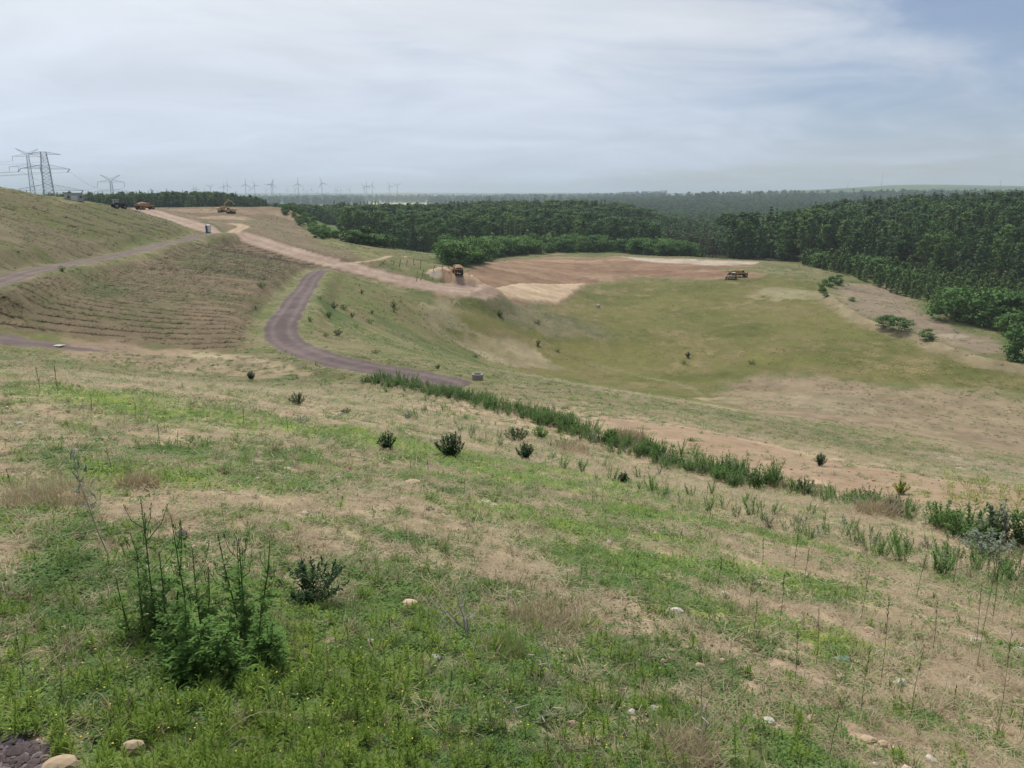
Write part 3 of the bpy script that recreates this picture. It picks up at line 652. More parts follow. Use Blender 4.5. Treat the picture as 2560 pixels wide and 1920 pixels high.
# ------------------------------------------------------------------ scattering of uncountable growth (one object per kind of growth)
_sets = 0
def scatter(name, pts, rotz, sc, idx, protos, tint=None, tilt=None, label=None, sxyz=None):
    global _sets; _sets += 1
    col = bpy.data.collections.new('growth_forms_%d' % _sets)
    for i, me in enumerate(protos):
        col.objects.link(bpy.data.objects.new('growth_form_%02d_%02d' % (_sets, i), me))
    n = len(pts); me = bpy.data.meshes.new(name)
    me.vertices.add(n); me.vertices.foreach_set('co', np.asarray(pts, np.float32).ravel())
    rot = np.zeros((n, 3), np.float32); rot[:, 2] = rotz
    if tilt is not None: rot[:, :2] = tilt
    a = me.attributes.new('turn', 'FLOAT_VECTOR', 'POINT'); a.data.foreach_set('vector', rot.ravel())
    s3 = np.repeat(np.asarray(sc, np.float32)[:, None], 3, 1) if sxyz is None else np.asarray(sxyz, np.float32)
    a = me.attributes.new('size', 'FLOAT_VECTOR', 'POINT'); a.data.foreach_set('vector', s3.ravel())
    a = me.attributes.new('form', 'INT', 'POINT'); a.data.foreach_set('value', np.asarray(idx, np.int32))
    a = me.attributes.new('tint', 'FLOAT', 'POINT'); a.data.foreach_set('value', np.asarray(tint if tint is not None else np.full(n, .5), np.float32))
    o = bpy.data.objects.new(name, me); C.objects.link(o); o['kind'] = 'stuff'
    if label: o['label'] = label
    g = bpy.data.node_groups.new(name, 'GeometryNodeTree')
    g.interface.new_socket('Geometry', in_out='INPUT', socket_type='NodeSocketGeometry'); g.interface.new_socket('Geometry', in_out='OUTPUT', socket_type='NodeSocketGeometry')
    nd = g.nodes; lk = g.links
    gi = nd.new('NodeGroupInput'); go = nd.new('NodeGroupOutput'); iop = nd.new('GeometryNodeInstanceOnPoints'); ci = nd.new('GeometryNodeCollectionInfo')
    ci.inputs['Collection'].default_value = col; ci.inputs['Separate Children'].default_value = True; ci.inputs['Reset Children'].default_value = True
    def attr(nm, ty):
        x = nd.new('GeometryNodeInputNamedAttribute'); x.data_type = ty; x.inputs['Name'].default_value = nm; return x.outputs['Attribute']
    lk.new(gi.outputs[0], iop.inputs['Points']); lk.new(ci.outputs[0], iop.inputs['Instance']); iop.inputs['Pick Instance'].default_value = True
    lk.new(attr('form', 'INT'), iop.inputs['Instance Index'])
    e2r = nd.new('FunctionNodeEulerToRotation'); lk.new(attr('turn', 'FLOAT_VECTOR'), e2r.inputs[0]); lk.new(e2r.outputs[0], iop.inputs['Rotation'])
    lk.new(attr('size', 'FLOAT_VECTOR'), iop.inputs['Scale']); lk.new(iop.outputs[0], go.inputs[0])
    md = o.modifiers.new('growth', 'NODES'); md.node_group = g
    return o

# ------------------------------------------------------------------ trees
BARK = plain('bark', (.13, .11, .09), .9, var=.25, scale=2.0)
BIRCH_BARK = plain('birch_bark', (.50, .48, .43), .85, var=.12, scale=1.2, col2=(.2, .19, .17))
DEAD_WOOD = plain('dead_wood', (.42, .38, .31), .9, var=.15, scale=6)
M_DARK = leafy('dark_needles', [(.022, .055, .023), (.044, .098, .032), (.078, .148, .044)], .12)
M_MID = leafy('deciduous_leaves', [(.024, .064, .022), (.048, .115, .031), (.080, .16, .040), (.14, .23, .052)], .2)
M_BIRCH = leafy('birch_leaves', [(.040, .084, .034), (.076, .142, .048), (.12, .19, .062), (.165, .24, .08)], .22)
M_BUSH = leafy('bush_leaves', [(.046, .115, .027), (.085, .185, .043), (.15, .265, .062)], .2)
M_SAP = leafy('sapling_leaves', [(.065, .125, .036), (.105, .175, .050), (.16, .235, .075)], .22)
M_FADE = leafy('thin_brown_needles', [(.075, .065, .040), (.085, .085, .045), (.06, .075, .035)], .1)
def soft_normals(me, nv):
    """Foliage shades as clumps: the sprays take the direction in which their clump bulges."""
    me.polygons.foreach_set('use_smooth', np.ones(len(me.polygons), bool)); me.update(); me.normals_split_custom_set_from_vertices(np.asarray(nv).tolist())
def leaf_cloud(centres, radii, per, size, flat=0.75, seed=0, up=0.35):
    """Small leaf-sprays (quads) around clump centres, facing mostly outwards and upwards."""
    g = np.random.default_rng(seed); mb_v = []; mb_f = []
    cs = np.repeat(np.asarray(centres, float), per, 0); rs = np.repeat(np.asarray(radii, float), per)
    n = len(cs); d = g.normal(size=(n, 3)); d /= np.linalg.norm(d, axis=1)[:, None]
    d[:, 2] = np.where(d[:, 2] < -.3, -d[:, 2] * .6, d[:, 2])
    rad = g.random(n) ** .45
    p = cs + d * (rs * rad)[:, None] * np.array([1, 1, flat])
    nr = d + np.array([0, 0, up]) + g.normal(size=(n, 3)) * .55; nr /= np.linalg.norm(nr, axis=1)[:, None]
    t = np.cross(nr, g.normal(size=(n, 3))); t /= np.linalg.norm(t, axis=1)[:, None] + 1e-9; b = np.cross(nr, t)
    s = size * (.6 + .8 * g.random(n))[:, None] / 2; asp = (.55 + .4 * g.random(n))[:, None]
    v = np.stack([p - t * s - b * s * asp * .4, p + b * s * asp * -1.0 + t * s * .2, p + t * s + b * s * asp * .2, p + b * s * asp - t * s * .2], 1).reshape(-1, 3)
    f = np.arange(n * 4).reshape(n, 4)
    nv = d * .75 + np.array([0, 0, up + .15]) + g.normal(size=(n, 3)) * .28; nv /= np.linalg.norm(nv, axis=1)[:, None]
    return v, f, np.repeat(nv, 4, 0)
def cloud_mesh(name, v, f, nv, mat):
    me = bpy.data.meshes.new(name); me.from_pydata(v.tolist(), [], f.tolist()); me.materials.append(mat); soft_normals(me, nv); return me
def trunk_mesh(name, h, r0, mat, seed, limbs=6, lean=.04, lo=.35):
    q = random.Random(seed); m = MB(); pts = []; lx = ly = 0
    for k in range(6):
        t = k / 5; pts.append((lx, ly, -0.4 + (h + .4) * t)); lx += q.uniform(-lean, lean) * h * .25; ly += q.uniform(-lean, lean) * h * .25
    m.tube(pts, r0 * 2, r0 * .35, 6)
    for k in range(limbs):
        t = lo + (0.95 - lo) * k / max(1, limbs - 1); i = min(4, int(t * 5)); p = Vector(pts[i]).lerp(Vector(pts[i + 1]), t * 5 - i); a = q.uniform(0, 6.28); L = h * .16 * (1.25 - t)
        m.bar(p, p + Vector((math.cos(a) * L, math.sin(a) * L, L * q.uniform(.3, .8))), r0 * .5, r0 * .15, 4)
    return m.mesh(name, mat, True)
def crown_broad(name, h, rad, mat, seed, z0=.30, per=26, size=.85, nclump=22):
    q = np.random.default_rng(seed); cs = []; rs = []
    for k in range(nclump):
        t = q.random(); z = z0 + (1 - z0) * t; prof = math.sqrt(max(0.05, 1 - ((t - .42) / .62) ** 2)); a = q.random() * 6.28; rr = rad * prof * (.35 + .6 * q.random())
        cs.append((math.cos(a) * rr, math.sin(a) * rr, h * z * .95)); rs.append(rad * (.30 + .22 * q.random()))
    cs.append((0, 0, h * .93)); rs.append(rad * .35)
    return cloud_mesh(name, *leaf_cloud(cs, rs, per, size, seed=seed), mat)
def crown_slender(name, h, rad, mat, seed, z0=.32, per=20, size=.7, nclump=22):
    q = np.random.default_rng(seed); cs = []; rs = []
    for k in range(nclump):
        t = (k + q.random() * .8) / nclump; z = z0 + (1 - z0) * t; prof = (1 - t) ** .6 * min(1, .45 + 2.2 * t); a = q.random() * 6.28; rr = rad * prof * (.3 + .7 * q.random())
        cs.append((math.cos(a) * rr, math.sin(a) * rr, h * z)); rs.append(rad * (.24 + .26 * prof) * (.8 + .5 * q.random()))
    return cloud_mesh(name, *leaf_cloud(cs, rs, per, size, flat=.9, seed=seed), mat)
def crown_conifer(name, h, rad, mat, seed, z0=.28, whorls=12, per=16, size=.75):
    q = np.random.default_rng(seed); cs = []; rs = []
    for k in range(whorls):
        t = k / (whorls - 1); z = z0 + (1 - z0) * t; R_ = rad * (1 - t) ** .8 + .15
        for j in range(4 if t < .75 else 2):
            a = q.random() * 6.28; rr = R_ * (.35 + .6 * q.random()); cs.append((math.cos(a) * rr, math.sin(a) * rr, h * z - rr * .15)); rs.append(.35 + R_ * .33)
    return cloud_mesh(name, *leaf_cloud(cs, rs, per, size, flat=.6, seed=seed, up=.45), mat)
KIND = {}
def kind(key, name, crowns, trunks): KIND[key] = (name, crowns, trunks)
kind('conifer', 'conifer_tree', [crown_conifer('conifer_crown', 19, 3.2 + .3 * k, M_DARK, 300 + k, z0=.2, whorls=14, per=30, size=.62) if k < 2 else crown_broad('conifer_crown', 19, 2.9, M_DARK, 300 + k, z0=.34, per=44, size=.62, nclump=28) for k in range(4)], [trunk_mesh('conifer_trunk', 18, .22, BARK, 310 + k, 5) for k in range(4)])
kind('broad', 'broadleaf_tree', [crown_broad('broadleaf_crown', 18, 4.4 + .3 * k, M_MID, 320 + k, z0=.12, per=52, size=.72, nclump=40) for k in range(4)], [trunk_mesh('broadleaf_trunk', 16, .25, BARK, 330 + k, 7) for k in range(4)])
kind('birch', 'birch_tree', [crown_slender('birch_crown', 17, 2.7 + .25 * k, M_BIRCH, 340 + k, z0=.38, per=44, size=.6, nclump=28) for k in range(4)], [trunk_mesh('birch_trunk', 15.5, .17, BIRCH_BARK, 350 + k, 6) for k in range(4)])
kind('bush', 'leafy_bush', [crown_broad('bush_foliage', 6, 3.9 + .3 * k, M_BUSH, 360 + k, z0=.02, per=66, size=.46, nclump=34) for k in range(4)], [trunk_mesh('bush_stem', 4.5, .14, BARK, 370 + k, 6, .2, .15) for k in range(4)])
kind('sapling', 'sapling_tree', [crown_slender('sapling_crown', 5, 1.25 + .12 * k, M_SAP, 380 + k, z0=.05, per=22, size=.42, nclump=20) for k in range(4)], [trunk_mesh('sapling_stem', 4.6, .05, BARK, 390 + k, 5, .05, .2) for k in range(4)])
kind('poplar', 'poplar_tree', [crown_slender('poplar_crown', 24, 2.4, M_MID, 400 + k, z0=.06, per=26, size=1.2, nclump=30) for k in range(2)], [trunk_mesh('poplar_trunk', 20, .3, BARK, 410 + k, 4) for k in range(2)])
kind('faded', 'thinning_conifer', [crown_conifer('thin_crown', 16, 2.0, M_FADE, 420 + k, z0=.35, whorls=9, per=9, size=.7) for k in range(2)], [trunk_mesh('thin_trunk', 15.5, .17, BARK, 430 + k, 6) for k in range(2)])
TREES = {k: 0 for k in KIND}
def plant(key, x, y, sc, label, group=None, cat='tree', wide=1.0, vi=None, dz=0.0, cname='crown', tname='trunk', kindname=None):
    name, crowns, trunks = KIND[key]; name = kindname or name; i = rnd.randrange(len(crowns)) if vi is None else vi
    e = empty(name, (x, y, float(H(x, y)) + dz), rnd.uniform(0, 6.28), (sc * wide, sc * wide, sc))
    for nm, me in ((cname, crowns[i]), (tname, trunks[i])):
        o = bpy.data.objects.new(nm, me); C.objects.link(o); o.parent = e
    tag(e, label, cat, group); TREES[key] += 1
    return e
def tree_meshes(key): return [join_meshes(key + '_whole', [c, t]) for c, t in zip(KIND[key][1], KIND[key][2])]
FM = {k: tree_meshes(k) for k in ('conifer', 'broad', 'birch', 'bush', 'sapling')}
def jitter_fill(inside, az0, az1, r0, r1, step, seed):
    """Points about step apart inside a wedge where inside(az_deg, r) holds."""
    g = np.random.default_rng(seed)
    xs = np.arange(r0 * math.sin(R(az0)) if az0 < 0 else -50, r1 * math.sin(R(az1)) + step, step) if False else np.arange(-1, 1) 
    X = np.arange(-r1, r1, step); Y = np.arange(0, r1, step); X, Y = np.meshgrid(X, Y); X = X.ravel(); Y = Y.ravel()
    X = X + g.uniform(-.42, .42, len(X)) * step; Y = Y + g.uniform(-.42, .42, len(Y)) * step
    a = np.degrees(np.arctan2(X, Y)); r_ = np.hypot(X, Y)
    k = (a > az0) & (a < az1) & (r_ > r0) & (r_ < r1); X, Y, a, r_ = X[k], Y[k], a[k], r_[k]
    k = inside(a, r_); return X[k], Y[k], a[k], r_[k]
# wood in the middle, behind the bare earth
def mid_front(a): return np.interp(a, [-12.5, -11, -9, -7, -4, 2, 6, 9, 11.2], [520, 460, 426, 414, 436, 444, 448, 450, 456])
X, Y, a, r_ = jitter_fill(lambda a, r: r > mid_front(a), -12.4, 10.6, 400, 900, 6.6, 501)
def wood_kinds(a, x, y, seed): return np.random.default_rng(seed).random(len(x))
order = np.argsort(r_ - mid_front(a)); X, Y, a, r_ = X[order], Y[order], a[order], r_[order]
u_ = wood_kinds(a, X, Y, 502); front = 150
STUFF = {k: [] for k in FM}
GB = 'trees along the front of the wood behind the bare earth'
for i in range(len(X)):
    key = 'conifer' if u_[i] < .2 else ('broad' if u_[i] < .86 else 'birch'); sc = (.58 + .46 * rnd.random() ** 1.3)
    if i < front:
        plant(key, X[i], Y[i], sc, {'conifer': 'dark conifer in the front row of the wood behind the bare earth', 'broad': 'tall dark broadleaf tree in the front row of the wood behind the bare earth', 'birch': 'pale stemmed birch in the front row of the wood behind the bare earth'}[key], GB + ' ' + key, wide=rnd.uniform(.78, 1.3))
    else: STUFF[key].append((X[i], Y[i], sc))
# wood on the right hand hillside
def right_front(a): return np.interp(a, [15.0, 18, 21, 24, 27, 30, 34, 40], [447, 424, 409, 391, 374, 358, 338, 328])
X, Y, a, r_ = jitter_fill(lambda a, r: (r > right_front(a)) & (r < np.interp(a, [15, 16.5, 19, 22, 25], [500, 510, 580, 720, 780])), 15.2, 40.5, 320, 780, 6.6, 503)
order = np.argsort(r_ - right_front(a)); X, Y, a, r_ = X[order], Y[order], a[order], r_[order]
u_ = wood_kinds(a, X, Y, 504); front = 190
for i in range(len(X)):
    edge = r_[i] - right_front(a[i]) < 22
    key = ('birch' if u_[i] < .45 else 'conifer' if u_[i] < .68 else 'broad') if edge else ('conifer' if u_[i] < .36 else 'birch' if u_[i] < .66 else 'broad'); sc = (.62 + .48 * rnd.random() ** 1.2) * np.interp(a[i], [15, 20, 26, 34], [1.32, 1.25, 1.0, .92])
    if i < front:
        plant(key, X[i], Y[i], sc, {'conifer': 'dark conifer at the edge of the wood on the right hand hillside', 'broad': 'bushy broadleaf tree at the edge of the wood on the right hand hillside', 'birch': 'slim birch at the edge of the wood on the right hand hillside'}[key], 'trees edging the wood on the right ' + key, wide=rnd.uniform(.75, 1.25))
    else: STUFF[key].append((X[i], Y[i], sc))
# woods farther off
def add_wood(az0, az1, r0, r1, step, seed, mixk, thr=None, sc=(1.0, 1.4)):
    X, Y, a, r_ = jitter_fill(lambda a, r: r > r0, az0, az1, r0, r1, step, seed); g = np.random.default_rng(seed + 1)
    keep = np.ones(len(X), bool) if thr is None else thr(X, Y, g)
    for x_, y_, q in zip(X[keep], Y[keep], g.random(keep.sum())):
        STUFF[mixk[int(q * len(mixk)) % len(mixk)]].append((x_, y_, g.uniform(*sc)))
add_wood(10.4, 15.4, 520, 850, 7.0, 511, ['broad', 'birch', 'broad'], sc=(.5, .8))
add_wood(14, 24, 600, 1000, 8.5, 512, ['broad', 'birch', 'broad'], sc=(.6, .95))
add_wood(6, 41, 850, 1700, 10, 513, ['broad', 'broad', 'birch', 'conifer'], sc=(.75, 1.15))
add_wood(4, 41, 1700, 3600, 17, 515, ['broad', 'broad', 'conifer'], sc=(.9, 1.4))
add_wood(-30.5, -17.2, 650, 800, 6.5, 517, ['broad', 'broad', 'conifer'], lambda X, Y, g: (np.hypot(X, Y) > 660 + 60 * fbm(X / 40, Y / 40, 2, 4)), sc=(.62, .85))
add_wood(-16.8, -8.5, 690, 1250, 9, 519, ['broad', 'birch', 'broad'], lambda X, Y, g: fbm(X / 70, Y / 70, 3, 7) > .40, sc=(.6, .95))
add_wood(-33, 12, 1250, 2400, 16, 521, ['broad', 'conifer'], lambda X, Y, g: (fbm(X / 260, Y / 120, 3, 8) > .60), sc=(.7, 1.1))
add_wood(-36, 41, 2500, 6500, 38, 523, ['broad', 'broad', 'conifer'], lambda X, Y, g: (fbm(X / 700, Y / 240, 4, 9) > np.where((np.degrees(np.arctan2(X, Y)) > 11) & (np.hypot(X, Y) > 3500), .99, .57)) & ~((np.degrees(np.arctan2(X, Y)) > -10.4) & (np.degrees(np.arctan2(X, Y)) < -5.8) & (np.hypot(X, Y) > 2500) & (np.hypot(X, Y) < 4300)), sc=(1.2, 2.2))
LABW = {'conifer': 'mass of dark conifers filling the woods', 'broad': 'mass of broadleaf trees filling the woods', 'birch': 'mass of birches mixed into the woods'}
for key in ('conifer', 'broad', 'birch'):
    q = np.array(STUFF[key]); n = len(q); g = np.random.default_rng(600)
    z = H(q[:, 0], q[:, 1]); s = q[:, 2]; sx = s * g.uniform(.85, 1.4, n)
    scatter('far_' + {'conifer': 'conifer', 'broad': 'broadleaf', 'birch': 'birch'}[key] + '_wood', np.stack([q[:, 0], q[:, 1], z], 1), g.uniform(0, 6.28, n), s, g.integers(0, 4, n), FM[key], label=LABW[key], sxyz=np.stack([sx, sx, s], 1))
# belt of bushes between bare earth and wood
belt = smooth_line(atp([(1120, 664), (1170, 655), (1230, 645), (1300, 637), (1380, 632), (1460, 630), (1560, 632), (1660, 640), (1760, 644), (1880, 646), (1950, 640)], 280), 3.8)
GBU = 'bushes in the belt at the foot of the wood behind the bare earth'
nb = 0
for k, p in enumerate(belt):
    for row in range(7):
        r_ = math.hypot(*p); d = (r_ + 3 + row * 8 + rnd.uniform(-3, 3)) / r_; x_, y_ = p[0] * d + rnd.uniform(-3, 3), p[1] * d
        if math.hypot(x_, y_) > mid_front(math.degrees(math.atan2(x_, y_))) + 4: continue
        if row and rnd.random() < (.25 if row < 4 else .5): continue
        key = 'sapling' if (rnd.random() < .16 and row > 0) else 'bush'
        sc = rnd.uniform(.75, 1.35) if key == 'bush' else rnd.uniform(1.3, 2.0)
        plant(key, x_, y_, sc, 'rounded green bush in the belt at the foot of the wood' if key == 'bush' else 'pale young tree rising from the belt of bushes below the wood', GBU if key == 'bush' else 'young trees in the bush belt', 'bush' if key == 'bush' else 'tree'); nb += 1
# young growth and bushes below the right hand wood
def young_front(a): return np.interp(a, [19, 21, 23.5, 26, 28, 30.5, 33.5, 40], [396, 374, 354, 326, 304, 276, 244, 232])
X, Y, a, r_ = jitter_fill(lambda a, r: (r > young_front(a)) & (r < right_front(a) - 4), 20.5, 40, 200, 420, 3.3, 531)
order = np.argsort(r_); cap = 285; m_ = 0; rest = []
vis = [i for i in order if a[i] < 36]
for i in vis:
    if rnd.random() < .10: continue
    sc = rnd.uniform(.75, 1.4)
    if m_ < cap: plant('sapling', X[i], Y[i], sc, 'feathery young tree in the thicket below the right hand wood', 'young trees in the thicket on the right'); m_ += 1
    else: rest.append((X[i], Y[i], sc))
q = np.array(rest); g = np.random.default_rng(5); n = len(q)
scatter('young_thicket', np.stack([q[:, 0], q[:, 1], H(q[:, 0], q[:, 1])], 1), g.uniform(0, 6.28, n), q[:, 2] * 1.1, g.integers(0, 4, n), FM['sapling'], label='young trees farther back in the thicket on the right')
def at_plant(key, px, py, hpx, label, group=None, cat='bush', rmin=0, wide=1.0, base_h=None, **kw):
    p = at(px, py, rmin); r_ = math.hypot(p[0], p[1]); hh = hpx * math.hypot(r_, p[2]) / F_PX
    return plant(key, p[0], p[1], hh / base_h, label, group, cat, wide, **kw)
for px, py, hp, wd, lab in ((2385, 800, 66, 1.25, 'large dark bush at the left end of the thicket by the lower field'), (2478, 815, 72, 1.15, 'large dark bush next to the right edge of the lower field'), (2530, 812, 70, 1.2, 'tall dark bush behind the others at the right edge of the picture'), (2525, 838, 44, 1.1, 'light green round bush in front of the dark bushes at the right'), (2560, 905, 78, .9, 'dark bush at the far end of the bank cut by the picture edge')):
    at_plant('bush', px, py, hp, lab, None, 'bush', 150, wd, base_h=6.2)
for px, py, hp, wd, lab in ((2145, 678, 34, 1.6, 'long dark bush at the far end of the brown strip'), (2190, 690, 38, 1.4, 'second dark bush behind the brown strip'), (2045, 668, 30, 1.2, 'small bush under the birches right of the field'), (2230, 706, 34, 1.2, 'bush before the thicket, right of the brown strip'), (1975, 646, 22, 1.2, 'small round bush right of the pale sand'), (2275, 716, 32, 1.1, 'bush where the thicket meets the green strip')):
    at_plant('bush', px, py, hp, lab, None, 'bush', 200, wd, base_h=6.2)
for px, py, hp, wd, lab in ((2058, 732, 30, .75, 'bush on the bank at the near end of the row right of the field'), (2078, 718, 24, .75, 'middle bush of the short row on the bank right of the field'), (2096, 712, 22, .8, 'far bush of the short row on the bank right of the field'), (2064, 742, 10, 1.0, 'tiny round shrub below the bush row on the bank'), (2213, 818, 27, 1.0, 'small tree at the left of the pair on the bank'), (2247, 826, 29, 1.25, 'spreading small tree at the right of the pair on the bank'), (2316, 850, 24, 1.0, 'single small tree alone on the bank'), (2130, 752, 8, 1.8, 'low grey green shrub in the middle of the brown strip')):
    at_plant('bush', px, py, hp, lab, None, 'small tree' if 'tree' in lab else 'bush', 100, wd, base_h=6.2)
# bushes on the near side of the ridge slope, left of the meadow
ridge_b = smooth_line(atp([(700, 528), (725, 545), (750, 562), (775, 580), (792, 596)], 300), 4)
for p in ridge_b:
    for row in range(4):
        d = 1 + (row * 7 + rnd.uniform(-2, 2)) / math.hypot(*p)
        plant('bush', p[0] * d + rnd.uniform(0, 6) + row * 1.5, p[1] * d, rnd.uniform(.28, .55), 'bright green bush on the side of the ridge left of the meadow', 'bushes on the side of the ridge', 'bush', kindname='hillside_shrub')
for k in range(26):
    px, py = rnd.uniform(855, 985), rnd.uniform(604, 628)
    at_plant('sapling' if k % 2 else 'bush', px, py - (px - 855) * -.02, rnd.uniform(28, 48) if k % 2 else rnd.uniform(20, 34), 'light green bush in the clump before the left end of the wood', 'bushes in front of the left end of the wood', 'bush', 320, 1.3, base_h=5.2 if k % 2 else 6.2)
for px, py, hp, wd, lab in ((1150, 660, 52, 1.1, 'large rounded bush right behind the truck on the heap'), (1180, 658, 40, 1.1, 'rounded bush second behind the truck on the heap'), (1215, 650, 46, 1.0, 'rounded bush third behind the truck on the heap')):
    at_plant('bush', px, py, hp, lab, None, 'bush', 260, wd, base_h=6.2)
for i in range(22):
    px = 1662 + i * 6.3 + rnd.uniform(-2, 2); r_ = rnd.uniform(440, 475); d = ray(px, 560)
    plant('faded', d[0] * r_, d[1] * r_, rnd.uniform(.75, 1.15), 'thinning brown conifer in the gap between the two woods', 'brown thinning conifers between the two woods', wide=1.0)
for i, (px, h_) in enumerate(((836, 60), (851, 46), (857, 44), (861, 38), (886, 40), (892, 40), (902, 44), (911, 52), (919, 58), (931, 54), (939, 60), (946, 50))):
    r_ = 1450 + rnd.uniform(-60, 60); d = ray(px, 520); hh = (ray(px, 515 - h_ * .22)[2] * r_ - float(H(d[0] * r_, d[1] * r_))) / 1.5
    plant('poplar', d[0] * r_, d[1] * r_, hh / 24 * 1.5, 'slim dark poplar in the row before the pale corn field' if i > 3 else 'slim dark poplar standing apart, left of the poplar row', 'poplar row' if i > 3 else 'poplars left of the row', wide=.9)
for px, py, hpx in ((1286, 605, 72), (1262, 606, 55), (1301, 602, 42), (1251, 608, 48)):
    p = at(px, py, 400); r_ = mid_front(math.degrees(math.atan2(p[0], p[1]))) - 3; d = ray(px, py); x_, y_ = d[0] * r_, d[1] * r_; h_ = hpx * r_ / F_PX + 4
    e = empty('dead_tree', (x_, y_, float(H(x_, y_)))); trunk_me = trunk_mesh('bare_trunk', h_, .26, DEAD_WOOD, px, 5, .05, .5)
    o = bpy.data.objects.new('trunk', trunk_me); C.objects.link(o); o.parent = e
    tag(e, 'bare pale dead tree trunk against the dark front of the wood' , 'dead tree', 'dead trunks in front of the wood')
# ------------------------------------------------------------------ haze over the whole country
hb = MB().box((0, 4500, 60), (26000, 21000, 230))
hz = hb.build('haze', None); hz['kind'] = 'stuff'; hz['label'] = 'pale blue haze lying over the far country'
m = bpy.data.materials.new('haze_air'); m.use_nodes = True; m.node_tree.nodes.clear()
ov = m.node_tree.nodes.new('ShaderNodeOutputMaterial'); pv = m.node_tree.nodes.new('ShaderNodeVolumePrincipled')
pv.inputs['Color'].default_value = (.75, .86, 1.0, 1); pv.inputs['Density'].default_value = HAZE
pv.inputs['Anisotropy'].default_value = 0.0
m.node_tree.links.new(pv.outputs[0], ov.inputs['Volume']); hz.data.materials.append(m)

# ------------------------------------------------------------------ machines
YEL = plain('machine_yellow', (.56, .35, .10), .6, var=.1, scale=1.5, col2=(.46, .30, .13))
ORA = plain('machine_orange', (.50, .25, .10), .65, var=.1, scale=1.5, col2=(.40, .25, .15))
CREAM = plain('machine_cream', (.66, .52, .30), .55, var=.08, scale=1.2)
DARKM = plain('machine_dark', (.03, .028, .026), .6, var=.2)
TYRE = plain('tyre_rubber', (.03, .028, .027), .85, var=.2)
GLASS = plain('cab_glass', (.03, .04, .05), .08, spec=.8, var=.05)
STEEL = plain('worn_steel', (.30, .27, .24), .45, .6, var=.2)
LOAD = plain('loaded_soil', (.36, .24, .15), .95, var=.2, scale=2)
WHITE = plain('white_plastic', (.80, .80, .78), .45, var=.04)
BLUEP = plain('blue_plastic', (.05, .16, .34), .45, var=.06)
def wheel(parent, x, y, z, rad, w, rim_mat):
    t = MB(); t.cyl((x, y, z), rad, w, 'y', 18)
    for k in range(18):
        a = 2 * math.pi * k / 18; t.box((x + math.cos(a) * rad, y, z + math.sin(a) * rad), (.12, w * .96, .10))
    o = t.build('wheel', TYRE, parent)
    MB().cyl((x, y, z), rad * .55, w + .06, 'y', 12).cyl((x, y, z), rad * .2, w + .16, 'y', 8).build('rim', rim_mat, o); return o
